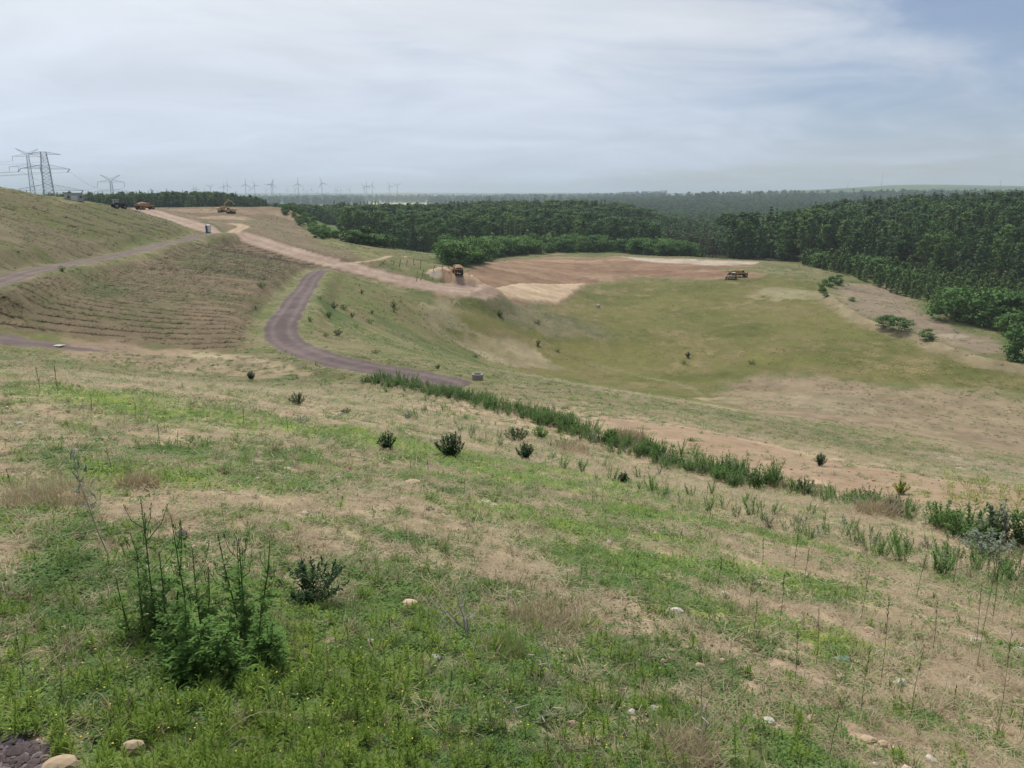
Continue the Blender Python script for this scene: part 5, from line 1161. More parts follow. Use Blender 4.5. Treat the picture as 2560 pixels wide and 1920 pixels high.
def forb(seed, h, n, L, w, spread=1):
    q = random.Random(seed); m = MB()
    for st in range(spread):
        bx_, by_ = (q.uniform(-.05, .05), q.uniform(-.05, .05)) if spread > 1 else (0, 0); hh = h * q.uniform(.65, 1.1); lx, ly = q.uniform(-.25, .25) * hh, q.uniform(-.25, .25) * hh
        k = n // spread
        for i in range(k):
            t = (i + .5) / k; z = hh * (.12 + .88 * t)
            m.leaf((bx_ + lx * t, by_ + ly * t, z), i * 2.4 + q.uniform(-.4, .4), L * (1.1 - .45 * t) * q.uniform(.7, 1.2), w * q.uniform(.8, 1.2), .35 + .85 * t + q.uniform(-.2, .2), q.uniform(.2, 1.1), 3 if i % 2 else 2)
        m.bar((bx_, by_, 0), (bx_ + lx, by_ + ly, hh), .004, .002, 3)
    return m
def matp(seed, n, rad, L, w, hh=.035):
    q = random.Random(seed); m = MB()
    for i in range(n):
        a = q.uniform(0, 6.28); d = rad * math.sqrt(q.random())
        m.leaf((math.cos(a) * d, math.sin(a) * d, q.uniform(.004, hh)), q.uniform(0, 6.28), L * q.uniform(.6, 1.3), w * q.uniform(.7, 1.3), q.uniform(-.1, .8), q.uniform(0, .8), 2)
    return m
def tuft(seed, n, h, w, rad=.03, lean=(.6, 1.45), dr=(.2, 1.2)):
    q = random.Random(seed); m = MB()
    for i in range(n):
        a = q.uniform(0, 6.28); d = rad * q.random(); m.leaf((math.cos(a) * d, math.sin(a) * d, 0), q.uniform(0, 6.28), h * q.uniform(.5, 1.15), w, q.uniform(*lean), q.uniform(*dr), 3)
    return m
def litter(seed, n, rad, L, w):
    q = random.Random(seed); m = MB()
    for i in range(n):
        m.leaf((q.uniform(-rad, rad), q.uniform(-rad, rad), q.uniform(.003, .03)), q.uniform(0, 6.28), L * q.uniform(.4, 1.3), w, q.uniform(-.12, .35), q.uniform(-.1, .5), 2)
    return m
FORBS = [forb(700 + k, .10 + .022 * k, 46, .066, .0068, 2).mesh('forb', L_FORB) for k in range(4)]
MATS = [matp(710 + k, 60, .10, .020, .013).mesh('mat', L_MAT) for k in range(4)]
GRASSES = [tuft(720 + k, 26, .12, .0042).mesh('grass', L_GRASS) for k in range(3)]
STRAWS = [litter(730 + k, 26, .10, .11, .0035).mesh('litter', L_STRAW) for k in range(3)]
DRYT = [tuft(740 + k, 30, .16, .003, .04).mesh('dry_tuft', L_STRAW) for k in range(2)]
NEARSET = FORBS + MATS + GRASSES + STRAWS + DRYT     # 0-3, 4-7, 8-10, 11-13, 14-15
def near_cov(x, y): return np.clip(cover_near(x, y) + .45 * lush(x, y), -.2, 1.4)
def lush_forb(x, y):
    a, r = azr(x, y); a = np.degrees(a)
    v = (1 - sstep(2.3, 3.3, r)) * .8 + sstep(-5, -13, a) * (1 - sstep(2.9, 4.6, r)) * 1.0
    return v + .35 * (fbm(x / .7, y / .7, 3, 201) - .5)
PTS = []; IDX = []; SC = []; TI = []; TL_ = []
def emit(x, y, idx, sc, tint, lift=0.0):
    z = H(x, y) - .004 + lift; PTS.append(np.stack([x, y, z], 1)); IDX.append(idx); SC.append(sc); TI.append(np.clip(tint, 0, 1)); TL_.append(rng.normal(0, .12, (len(x), 2)))
def sample(r0, r1, dens, seed, amax=43):
    g = np.random.default_rng(seed); area = R(2 * amax) * .5 * (r1 * r1 - r0 * r0); n = int(area * dens)
    r = np.sqrt(g.random(n) * (r1 * r1 - r0 * r0) + r0 * r0); a = (g.random(n) * 2 - 1) * R(amax); return r * np.sin(a), r * np.cos(a), r, g
def off_gravel(x, y): return np.hypot((x - GRAVEL[0]) / .30, (y - GRAVEL[1]) / .19) > .85 + .3 * vnoise(x * 9, y * 9, 3)
for (r0, r1, dens, smul, sd_) in ((1.2, 3.2, 760, .60, 1), (3.2, 5.5, 360, .8, 2), (5.5, 9, 150, 1.15, 3), (9, 15, 66, 1.6, 4), (15, 26, 27, 2.2, 5), (26, 45, 11, 3.1, 6), (45, 84, 4.0, 4.2, 7)):
    x, y, r, g = sample(r0, r1, dens, 800 + sd_); c = near_cov(x, y); lf = lush_forb(x, y); lu_ = lush(x, y)
    ditch_ok = off_gravel(x, y)
    onroad = np.zeros(len(x), bool)
    if r1 > 55:
        for nm in ('gravel_road', 'lower_track'): d_, _ = seg_dist(x, y, RLINE[nm][0][::3]); onroad |= d_ < RLINE[nm][2] / 2 + .2
        for nm in ('planted',): onroad |= in_poly(x, y, ZP[nm]) > 0
    strip_ = in_poly(x, y, ZP['strip']) > -.5
    u1 = g.random(len(x)); keep_base = ditch_ok & ~onroad & (~strip_ | (g.random(len(x)) < .22))
    # green growth where the cover is high
    k = keep_base & (u1 < sstep(.22, .80, c + .25 * (g.random(len(x)) - .5)))
    pf = np.clip(lf * .62 + .10, .05, .66); u2 = g.random(len(x)); isf = k & (u2 < pf); ism = k & ~isf & (g.random(len(x)) < .70); isg = k & ~isf & ~ism
    tn = .38 + .55 * (fbm(x / 1.6, y / 1.6, 3, 205) - .5) * 2
    for msk, base_, cnt, sm, tt in ((isf, 0, 4, 1.0, tn + .22 * lf), (ism, 4, 4, 1.0, tn - .10 + .45 * lu_), (isg, 8, 3, 1.0, tn + .3 * lu_)):
        n = int(msk.sum()); 
        if n: emit(x[msk], y[msk], base_ + g.integers(0, cnt, n), smul * sm * g.uniform(.65, 1.35, n) * (1 if base_ != 0 or r0 < 5 else .7), tt[msk] + g.normal(0, .12, n))
    # dry litter everywhere, thicker where it is bare
    k = keep_base & ~k & (g.random(len(x)) < .92); n = int(k.sum())
    emit(x[k], y[k], 11 + g.integers(0, 3, n), smul * g.uniform(.6, 1.4, n), .45 + g.normal(0, .25, n))
    k = keep_base & (g.random(len(x)) < .035 + .05 * (fbm(x / 3, y / 3, 2, 207) > .56)); n = int(k.sum())
    emit(x[k], y[k], 14 + g.integers(0, 2, n), smul * g.uniform(.6, 1.3, n), .5 + g.normal(0, .25, n))
PTS = np.concatenate(PTS); IDX = np.concatenate(IDX); SC = np.concatenate(SC); TI = np.concatenate(TI); TL_ = np.concatenate(TL_)
# keep the larger stones clear of growth, and keep the growth low away from the viewer
STW = np.array([list(at(px, py)[:2]) + [max(wp * math.sqrt(float((at(px, py) ** 2).sum())) / F_PX, .03)] for px, py, wp, *_ in STONES])
clear = np.ones(len(PTS), bool)
for sx_, sy_, sw_ in STW:
    ux, uy = PTS[:, 0] - sx_, PTS[:, 1] - sy_; rr0 = math.hypot(sx_, sy_); al = (ux * sx_ + uy * sy_) / rr0; ac = np.abs(ux * sy_ - uy * sx_) / rr0
    clear &= ~((ac < sw_ * .55) & (al < sw_ * .5) & (al > -sw_ * 1.0 - .05))
PTS, IDX, SC, TI, TL_ = PTS[clear], IDX[clear], SC[clear], TI[clear], TL_[clear]
flat_ = np.interp(np.hypot(PTS[:, 0], PTS[:, 1]), [3, 5, 10, 25, 80], [1, .85, .62, .48, .42])
scatter('ground_cover', PTS, rng.uniform(0, 6.28, len(PTS)), SC, IDX, NEARSET, TI, TL_, 'low herbs, grass and dry litter covering the foreground slope', np.stack([SC, SC, SC * flat_], 1))

# mid distance sward on the valley sides
MIDG = [tuft(750 + k, 34, .42, .035, .30, (.5, 1.3)).mesh('sward', L_GRASS) for k in range(3)] + [tuft(755 + k, 26, .40, .035, .30, (.2, 1.0)).mesh('dry_sward', L_STRAW) for k in range(2)] + [matp(758 + k, 50, .5, .16, .10, .28).mesh('dark_herb', L_WEED) for k in range(2)]
X_, Y_, I_, S_, T_ = [], [], [], [], []
for r0, r1, dens, smul, sd_ in ((52, 110, 2.6, .75, 1), (110, 190, 1.1, 1.05, 2), (190, 330, .38, 1.5, 3), (330, 480, .08, 2.0, 4)):
    x, y, r, g = sample(r0, r1, dens, 820 + sd_)
    bad = in_poly(x, y, ZP['pad']) > -2; bad |= in_poly(x, y, ZP['earth']) > 0; bad |= in_poly(x, y, ZP['strip']) > 0
    for nm in RLINE: d_, _ = seg_dist(x, y, RLINE[nm][0][::3]); bad |= d_ < RLINE[nm][2] / 2 + .3
    bad |= np.hypot(x - heap_c[0], y - heap_c[1]) < 17
    c = fbm(x / 9, y / 6, 4, 221); k = ~bad & (g.random(len(x)) < sstep(.36, .62, c)); x, y, c = x[k], y[k], c[k]; n = len(x)
    u = g.random(n); infield = in_poly(x, y, ZP['field']) > 0; dryz = (in_poly(x, y, ZP['tan']) > 0) | (in_poly(x, y, ZP['brown']) > 0)
    pl_ = (in_poly(x, y, ZP['planted']) > 0) | (in_poly(x, y, ZP['upper']) > 0) | (in_poly(x, y, ZP['ridge']) > 0)
    pd = np.where(infield, .22, np.where(dryz | pl_, .55, .30)); i_ = np.where(u < pd, 3 + g.integers(0, 2, n), np.where(u > .95, 5 + g.integers(0, 2, n), g.integers(0, 3, n)))
    i_ = np.where(infield & (i_ > 4), 0, i_)
    X_.append(x); Y_.append(y); I_.append(i_); S_.append(smul * g.uniform(.4, 1.0, n) * np.where(infield, .75, 1)); T_.append(np.clip(.45 + .9 * (fbm(x / 20, y / 20, 3, 222) - .5) + g.normal(0, .12, n), 0, 1))
X_, Y_, I_, S_, T_ = map(np.concatenate, (X_, Y_, I_, S_, T_)); print('sward', len(X_))
scatter('valley_sward', np.stack([X_, Y_, H(X_, Y_) - .03], 1), rng.uniform(0, 6.28, len(X_)), S_, I_, MIDG, T_, None, 'rough grass tufts on the valley floor and its sides', np.stack([S_, S_, S_ * .55], 1))

# rows of low brush on the planted slope
BR = []
def brush(seed):
    q = random.Random(seed); m = MB()
    for i in range(16):
        a = q.uniform(-.35, .35) + (math.pi if q.random() < .5 else 0); xx = q.uniform(-.4, .4); m.leaf((xx, q.uniform(-.07, .07), q.uniform(0, .04)), a, q.uniform(.2, .5), .05, q.uniform(.1, .9), q.uniform(-.2, .8), 2)
    return m.mesh('brush', L_BRUSH)
BRM = [brush(k) for k in range(4)]
org = rA[:2]; bp_, ba_, bs_ = [], [], []
for zname, gap, keep, sm in (('planted', 1.9, .90, 1.15), ('upper', 2.8, .50, 1.0)):
    poly = ZP[zname]; uu = (poly[:, :2] - org) @ rnorm; tt = (poly[:, :2] - org) @ rdir
    for uline in np.arange(uu.min(), uu.max(), gap):
        t_ = np.arange(tt.min(), tt.max(), .42); wob = (fbm(t_ / 9, np.full(len(t_), uline * 3.1), 3, 231) - .5) * .7
        X = org[0] + rdir[0] * t_ + rnorm[0] * (uline + wob); Y = org[1] + rdir[1] * t_ + rnorm[1] * (uline + wob)
        ins = in_poly(X, Y, poly) > .6
        for nm in RLINE: d_, _ = seg_dist(X, Y, RLINE[nm][0][::4]); ins &= d_ > RLINE[nm][2] / 2 + .8
        far_ = np.hypot(X, Y) > 138
        ins &= ~far_ | (int(round((uline - uu.min()) / gap)) % 2 == 0)
        gaps = vnoise(t_ / 2.6, np.full(len(t_), uline * 7.7), 232) < keep + .25 * (fbm(X / 22, Y / 22, 2, 233) - .5) * 2
        k = ins & gaps & (rng.random(len(t_)) < .9)
        bp_.append(np.stack([X[k], Y[k]], 1)); ba_.append(np.full(k.sum(), math.atan2(rdir[1], rdir[0])) + rng.normal(0, .25, k.sum())); bs_.append(sm * rng.uniform(.55, 1.15, k.sum()) * np.where(far_[k], 1.55, 1))
# lines of brush up the small hill behind the haul road
for line in ([(964, 652), (957, 658), (950, 664)], [(1001, 648), (1000, 658), (998, 668)], [(1035, 644), (1034, 655), (1036, 664)], [(1052, 652), (1052, 662), (1051, 672)], [(1060, 676), (1056, 688), (1051, 702)], [(1088, 664), (1084, 680), (1079, 694)], [(1107, 662), (1105, 676), (1100, 690)], [(1121, 664), (1122, 672), (1124, 682)], [(1044, 678), (1043, 690), (1041, 704)], [(985, 655), (983, 664)], [(1019, 650), (1017, 660), (1016, 668)]):
    ln = smooth_line(atp(line, 212), .5)
    k = rng.random(len(ln)) < .85; bp_.append(ln[k]); d_ = np.gradient(ln, axis=0); ba_.append(np.arctan2(d_[k, 1], d_[k, 0])); bs_.append(rng.uniform(.5, .9, k.sum()))
bp_, ba_, bs_ = map(np.concatenate, (bp_, ba_, bs_)); print('brush', len(bp_))
scatter('brush_rows', np.concatenate([bp_, (H(bp_[:, 0], bp_[:, 1]) - .01)[:, None]], 1), ba_, bs_, rng.integers(0, 4, len(bp_)), BRM, None, None, 'rows of low dry brush planted across the slopes')

# tall weeds along the ditch
def tallweed(seed, h, n, L, w, mat):
    q = random.Random(seed); m = MB(); stems = 5
    for s in range(stems):
        bx_, by_ = q.uniform(-.22, .22), q.uniform(-.22, .22); hh = h * q.uniform(.6, 1.1); lx, ly = q.uniform(-.32, .32) * h, q.uniform(-.32, .32) * h
        m.bar((bx_, by_, 0), (bx_ + lx, by_ + ly, hh), .018, .006, 3)
        for i in range(n):
            t = (i + .5) / n; m.leaf((bx_ + lx * t, by_ + ly * t, hh * (.08 + .92 * t)), i * 2.4 + q.uniform(-.5, .5), L * (1.15 - .6 * t) * q.uniform(.7, 1.2), w, q.uniform(.25, 1.1), q.uniform(.2, 1.0), 2)
    return m.mesh('tall_weed', mat)
TW = [tallweed(760 + k, 1.15, 26, .24, .045, L_WEED) for k in range(4)] + [tallweed(770 + k, .8, 20, .20, .04, L_GREY) for k in range(2)] + [tuft(775 + k, 46, .85, .010, .22, (.9, 1.5)).mesh('dry_reed', L_STRAW) for k in range(2)] + [tallweed(778, .6, 20, .2, .06, L_YEL)]
DL = smooth_line(atp([(930, 948), (1010, 965), (1100, 985), (1200, 1006), (1300, 1032), (1390, 1062), (1480, 1095), (1580, 1128), (1700, 1165), (1830, 1200), (1950, 1222), (2080, 1248), (2200, 1275), (2330, 1310), (2450, 1350), (2600, 1400)]), .3)
Lc = np.concatenate([[0], np.cumsum(np.linalg.norm(np.diff(DL, axis=0), axis=1))]); tot = Lc[-1]
pxs = np.array([1280 + F_PX * p[0] / (p[1] * cP - H(p[0], p[1]) * -1 * sP * -1) if False else 1280 + F_PX * p[0] / (p[1] * cP - float(H(p[0], p[1])) * sP) for p in DL])
nW = 2000; s_ = rng.random(nW) * tot; cxx = np.interp(s_, Lc, DL[:, 0]); cyy = np.interp(s_, Lc, DL[:, 1]); pxx = np.interp(s_, Lc, pxs)
dn = np.gradient(DL, axis=0); dn /= np.linalg.norm(dn, axis=1)[:, None]; nx, ny = np.interp(s_, Lc, -dn[:, 1]), np.interp(s_, Lc, dn[:, 0])
half = np.where(pxx < 1900, 1.7, 1.2); off = rng.normal(0, .52, nW) * half
X, Y = cxx + nx * off, cyy + ny * off
pk = np.where(pxx < 1600, .90, np.where(pxx < 1960, .62, np.where(pxx < 2120, .40, .62))) * np.where((fbm(X / 2.2, Y / 2.2, 2, 241) > .37), 1, .45); k = rng.random(nW) < pk; X, Y, pxx_ = X[k], Y[k], pxx[k]
hsc = np.where(pxx_ < 1200, .85, np.where(pxx_ < 1950, 1.0, .72)) * rng.uniform(.30, 1.0, len(X)) * (.75 + .6 * (fbm(X / 1.8, Y / 1.8, 2, 243) - .2)); u = rng.random(len(X))
i_ = np.where(u < .78, rng.integers(0, 4, len(X)), np.where(u < .90, 6 + rng.integers(0, 2, len(X)), 4 + rng.integers(0, 2, len(X)))); i_ = np.where((pxx_ > 2000) & (u > .62), 4 + rng.integers(0, 4, len(X)), i_)
scatter('ditch_weeds', np.stack([X, Y, H(X, Y) - .02], 1), rng.uniform(0, 6.28, len(X)), hsc, i_, TW, np.clip(rng.normal(.45, .2, len(X)), 0, 1), rng.normal(0, .14, (len(X), 2)), 'dense band of tall green weeds growing along the ditch')
X, Y = [], []
for _ in range(260):
    px = rnd.uniform(700, 2560); py = np.interp(px, [700, 1000, 1500, 2000, 2560], [880, 985, 1150, 1290, 1440]) + rnd.uniform(-6, 60); p = at(px, py); X.append(p[0]); Y.append(p[1])
X, Y = np.array(X), np.array(Y)
scatter('scattered_weeds', np.stack([X, Y, H(X, Y) - .02], 1), rng.uniform(0, 6.28, len(X)), rng.uniform(.2, .55, len(X)), rng.integers(0, 8, len(X)), TW, np.clip(rng.normal(.6, .2, len(X)), 0, 1), None, 'knee high weeds scattered beside the ditch')

# ------------------------------------------------------------------ single plants, one by one
def bushy(seed, h, rad, nst, nl, L, w, leafm, stemm, tall=0):
    """Weed bush: stems from one root, each set with narrow leaves."""
    q = random.Random(seed); lf = MB(); st = MB()
    for s in range(nst):
        a = 6.28 * s / nst + q.uniform(-.5, .5); sp = rad * math.sqrt(q.random()); hh = h * (1 - .45 * (sp / max(rad, .01)) ** 2) * q.uniform(.75, 1.08); tx, ty = math.cos(a) * sp, math.sin(a) * sp
        pts = [(tx * .15, ty * .15, -.05), (tx * .55, ty * .55, hh * .45), (tx * .9, ty * .9, hh * .8), (tx, ty, hh)]; st.tube(pts, .012 * h, .004 * h, 3)
        for i in range(nl):
            t = .12 + .88 * (i + .5) / nl; j = min(2, int(t * 3)); f = t * 3 - j; p = [pts[j][c] * (1 - f) + pts[j + 1][c] * f for c in range(3)]
            lf.leaf(p, q.uniform(0, 6.28), L * (1.2 - .55 * t) * q.uniform(.6, 1.2), w * q.uniform(.8, 1.2), q.uniform(-.1, 1.1), q.uniform(.1, 1.1), 3 if L > .1 else 2)
    return lf, st
def bush_thing(name, px, py, hpx, wpx, label, leafm, cat='shrub', seed=0, nst=16, nl=24, group=None, lw=.18, stemm=None):
    p = at(px, py); dist = math.sqrt(p[0] ** 2 + p[1] ** 2 + p[2] ** 2); h = hpx * dist / F_PX; rad = wpx * dist / F_PX / 2
    e = empty(name, p, 0); ll = max((.16 if lw < .5 else .11) * h, .02); lf, st = bushy(seed, h, rad, nst, nl, ll, ll * lw * 1.6, leafm, None)
    lf.build('foliage', leafm, e); st.build('stem', stemm or L_GSTEM, e); return tag(e, label, cat, group)
BUSHES = [(968, 1130, 42, 46, 'dark bushy weed left of the larger one on the yellow green patch', L_DARKW), (1127, 1147, 58, 68, 'largest dark bushy weed on the slope above the ditch', L_DARKW), (1313, 1152, 40, 44, 'compact dark round weed nearest the reddish dry grass', L_DARKW), (745, 1012, 26, 40, 'low dark weed above the yellow green patch', L_DARKW), (628, 950, 18, 18, 'single small dark weed beside the bare sand left of the gravel road', L_DARKW), (1558, 1212, 28, 24, 'small weed on the slope below the ditch', L_DARKW), (1410, 1122, 24, 56, 'light green low bush below the ditch weeds', L_MUST), (1292, 1105, 34, 60, 'loose dark weed clump below the ditch', L_DARKW), (1350, 1100, 30, 40, 'loose green weed clump to the right of the dark one below the ditch', L_MUST), (1527, 1110, 34, 34, 'round green weed at the front edge of the ditch band', L_MUST), (2050, 1165, 26, 26, 'tuft of rushes alone on the reddish soil', L_GSTEM), (155, 678, 10, 16, 'small round green shrub beside the upper track', L_MUST), (865, 1036, 14, 22, 'small dark weed above the bushy weeds', L_DARKW), (1020, 1048, 16, 24, 'grey green weed near the grey dry patch', L_GREY), (755, 1060, 18, 40, 'dry grey weed above the left end of the yellow patch', L_GREY), (2465, 1395, 52, 96, 'silvery grey wormwood bush at the right edge below the ditch', L_GREY), (2250, 1235, 26, 34, 'yellowish leafy weed standing before the reddish soil', L_YEL), (785, 1500, 100, 150, 'dark green bush with brown base left of the pale flat stone', L_DARKW), (270, 1440, 300, 70, 'tall pale grey dry weed leaning at the left', L_GREY)]
for i, (px, py, hp, wp, lab, lm) in enumerate(BUSHES):
    if 'leaning' in lab: continue
    bush_thing('weed_bush', px, py, hp * (1.25 if hp < 90 else 1), wp * 1.15, lab, lm, 'weed', 900 + i, 34, 30)
for i in range(15):
    px, py = 2375 + (i % 5) * 42 + rnd.uniform(-12, 12), 1215 + (i // 5) * 24 + rnd.uniform(-6, 6) + (i % 5) * 6
    bush_thing('yellow_herb', px, py, rnd.uniform(24, 34), rnd.uniform(34, 50), 'bright yellow green herb in the patch at the right beyond the ditch', L_YEL, 'weed', 930 + i, 9, 14, 'yellow green herbs beyond the ditch')
for i, (px, py, hp, wp) in enumerate(((2420, 1352, 92, 110), (2350, 1325, 70, 90), (2490, 1360, 96, 90), (2545, 1372, 84, 80), (2160, 1262, 44, 60), (2010, 1232, 40, 56), (2230, 1290, 52, 60), (1640, 1145, 46, 44))):
    bush_thing('weed_bush', px, py, hp, wp, ['tall grey green weed clump with bare twigs at the right end of the ditch', 'dark weed clump left of the tall one at the right end of the ditch', 'tall dark weed clump behind the silvery wormwood', 'weed clump cut by the right picture edge at the ditch', 'dark leafy weed where the ditch band thins out', 'small dark weed at the end of the dense ditch band', 'brownish weed mound between the sparse ditch weeds', 'tall weed rising at the middle of the ditch band'][i], [L_WEED1, L_WEED1, L_GREY, L_WEED1, L_DARKW, L_DARKW, L_STEM, L_WEED1][i], 'weed', 950 + i, 22, 22)
# dark shrubs on the slope right of the gravel road
SL = [(835, 768), (822, 790), (880, 790), (905, 730), (985, 765), (985, 775), (845, 835), (815, 838), (930, 780), (755, 870), (800, 745), (765, 845), (700, 845), (890, 815), (925, 805), (760, 770), (775, 800), (1000, 912), (1095, 918), (940, 880), (860, 770), (1190, 890), (1345, 860), (1395, 875), (640, 770), (692, 760), (655, 715), (1345, 805), (1250, 785), (1710, 905), (1720, 890), (1880, 905)]
for i, (px, py) in enumerate(SL):
    q_ = at(px, py + 4)
    if min(float(seg_dist(np.array([q_[0]]), np.array([q_[1]]), RLINE[nm][0][::3])[0][0]) - RLINE[nm][2] / 2 for nm in RLINE) < .4: continue
    bush_thing('small_shrub', px, py + 4, rnd.uniform(9, 17), rnd.uniform(14, 30), 'small dark shrub dotted on the slope and field beyond the gravel road', L_MUST if i % 3 else L_DARKW, 'shrub', 970 + i, 18, 26, 'small dark shrubs beyond the gravel road', .7)

# the tall weed cluster in the left foreground: several upright plants with side shoots
def tall_herb(px, py, tops, label, seed, leafscale=1.0, dens=1.0):
    p = at(px, py); dist = math.sqrt(float((p ** 2).sum())); S = dist / F_PX; e = empty('tall_weed', p, 0); q = random.Random(seed); st = MB(); lf = MB(); sp = MB()
    for (dx, hpx, br) in tops:
        h = hpx * S; tx = dx * S; bx_ = tx * .25 + q.uniform(-.04, .04); by_ = q.uniform(-.10, .10); ty = by_ + q.uniform(-.08, .08); pts = [(bx_, by_, -.03), (bx_ * .6 + tx * .4, by_, h * .35), (bx_ * .2 + tx * .8, (by_ + ty) / 2, h * .7), (tx, ty, h)]
        st.tube(pts, .012, .004, 5)
        def pt(t):
            j = min(2, int(t * 3)); f = t * 3 - j; return np.array([pts[j][c] * (1 - f) + pts[j + 1][c] * f for c in range(3)])
        for i in range(int(46 * dens)):
            t = .03 + .80 * ((i + q.random()) / (46 * dens)) ** 1.15; L = (.145 - .115 * t) * leafscale * q.uniform(.7, 1.25); a = q.uniform(0, 6.28); c0 = pt(t)
            # lobed leaf: midrib strip with paired side lobes
            lf.leaf(c0, a, L, L * .20, q.uniform(.0, .7), q.uniform(.3, 1.0), 3)
            for m_ in range(3):
                f = .3 + .22 * m_; b = c0 + np.array([math.cos(a) * L * f, math.sin(a) * L * f, L * f * .25 - L * f * f * .2])
                for sgn in (-1, 1): lf.leaf(b, a + sgn * 1.0, L * .30, L * .12, q.uniform(-.1, .4), .3, 2)
        for k in range(br):
            t = q.uniform(.45, .85); c0 = pt(t); a = q.uniform(0, 6.28); L = h * q.uniform(.16, .3); tip = c0 + np.array([math.cos(a) * L * .55, math.sin(a) * L * .55, L * .85]); st.tube([c0, (c0 + tip) / 2 + np.array([math.cos(a) * .02, math.sin(a) * .02, -.01]), tip], .006, .003, 4)
            for i in range(7): lf.leaf(c0 + (tip - c0) * (.2 + .11 * i), q.uniform(0, 6.28), .035 * leafscale, .007, q.uniform(.2, 1), .4, 2)
            for i in range(5): sp.leaf(tip - (tip - c0) * .05 * i, q.uniform(0, 6.28), .018, .005, 1.1, .1, 2)
        for i in range(12): sp.leaf(pt(1 - .02 * i), q.uniform(0, 6.28), .022, .005, q.uniform(.7, 1.3), .2, 2)
    st.build('stem', L_GSTEM, e); lf.build('leaves', L_MUST, e); sp.build('seed_spike', L_DARKW, e); return tag(e, label, 'weed')
tall_herb(425, 1585, [(-10, 330, 4), (20, 215, 2), (-70, 230, 3), (45, 260, 3)], 'tall branching green weed at the left of the foreground weed cluster', 31, 1.0, 1.15)
tall_herb(520, 1640, [(-30, 345, 1), (-10, 255, 2), (15, 210, 2)], 'tall weed with one straight dark stem in the middle of the foreground cluster', 32, 1.0, 1.15)
tall_herb(610, 1620, [(-5, 250, 4), (20, 280, 3), (65, 240, 2), (-35, 270, 3)], 'branching green weed at the right of the foreground cluster', 33, 1.0, 1.15)
tall_herb(470, 1690, [(0, 190, 2), (60, 170, 1), (-60, 160, 1), (110, 150, 1)], 'lower leafy weed in front of the foreground cluster', 34, 1.1, 1.2)
tall_herb(350, 1600, [(0, 200, 2), (-30, 150, 1)], 'slender weed left beside the foreground cluster', 35, .8, .7)
tall_herb(640, 1690, [(0, 140, 1), (40, 120, 1), (-50, 130, 1)], 'low green weed right in front of the foreground cluster', 36, 1.0, 1.1)
# pale leaning dry weed, upper left of the cluster
p = at(275, 1395); S = math.sqrt(float((p ** 2).sum())) / F_PX; e = empty('dry_weed', p); st = MB(); lf = MB()
st.tube([(0, 0, -.02), (-20 * S, 0, 70 * S), (-45 * S, .02, 170 * S), (-52 * S, .02, 245 * S)], .012, .005, 5)
for i in range(60): t = .45 + .55 * rnd.random(); lf.leaf((-52 * S * t + rnd.uniform(-12, 12) * S, rnd.uniform(-.05, .05), 245 * S * t), rnd.uniform(0, 6.28), 20 * S, 4 * S, rnd.uniform(0, 1.2), .3, 2)
st.build('stem', DEAD_WOOD, e); lf.build('leaves', L_GREY, e); tag(e, 'pale grey dry weed leaning behind the foreground cluster', 'weed')

# dry twigs and clumps of dry grass
def twig(px, py, shoots, label, seed, thick=.009):
    p = at(px, py); S = math.sqrt(float((p ** 2).sum())) / F_PX; e = empty('dry_twig', p); q = random.Random(seed); m = MB(); sm = MB()
    for dx, hpx, dy in shoots:
        pts = [Vector((0, 0, .0))]; n = 5
        for k in range(1, n + 1):
            t = k / n; pts.append(Vector((dx * S * t + q.uniform(-.012, .012), dy * S * t + q.uniform(-.02, .02), .01 + hpx * S * t ** 1.2 + q.uniform(0, .012))))
        m.tube(pts, thick * 1.6, thick * .7, 4)
        for k in range(3): a = pts[2 + k % 3]; sm.bar(a, a + Vector((q.uniform(-.09, .09), q.uniform(-.08, .08), q.uniform(0, .08))), thick * .8, thick * .4, 3)
    m.build('branch', DEAD_WOOD, e); sm.build('side_twigs', DEAD_WOOD, e); return tag(e, label, 'dry twig')
twig(1170, 1592, [(-35, 120, 30), (-12, 95, 50), (-90, 60, 60), (-60, 70, 20), (-25, 80, 70), (-110, 45, 40)], 'pale bundle of dry twigs right of the flat pinkish stone', 41)
twig(1395, 1725, [(-80, 90, 40), (-45, 105, 60)], 'two long pale dry twigs leaning left in the lower middle', 42, .008)
twig(1330, 1805, [(110, 40, -10), (-70, 35, 25), (60, 25, 10)], 'dry twig lying flat with two arms in the lower middle', 43, .007)
twig(1760, 1880, [(-12, 160, 10), (10, 120, 20), (-30, 90, 30)], 'upright bleached twig at the bottom right of centre', 44, .007)
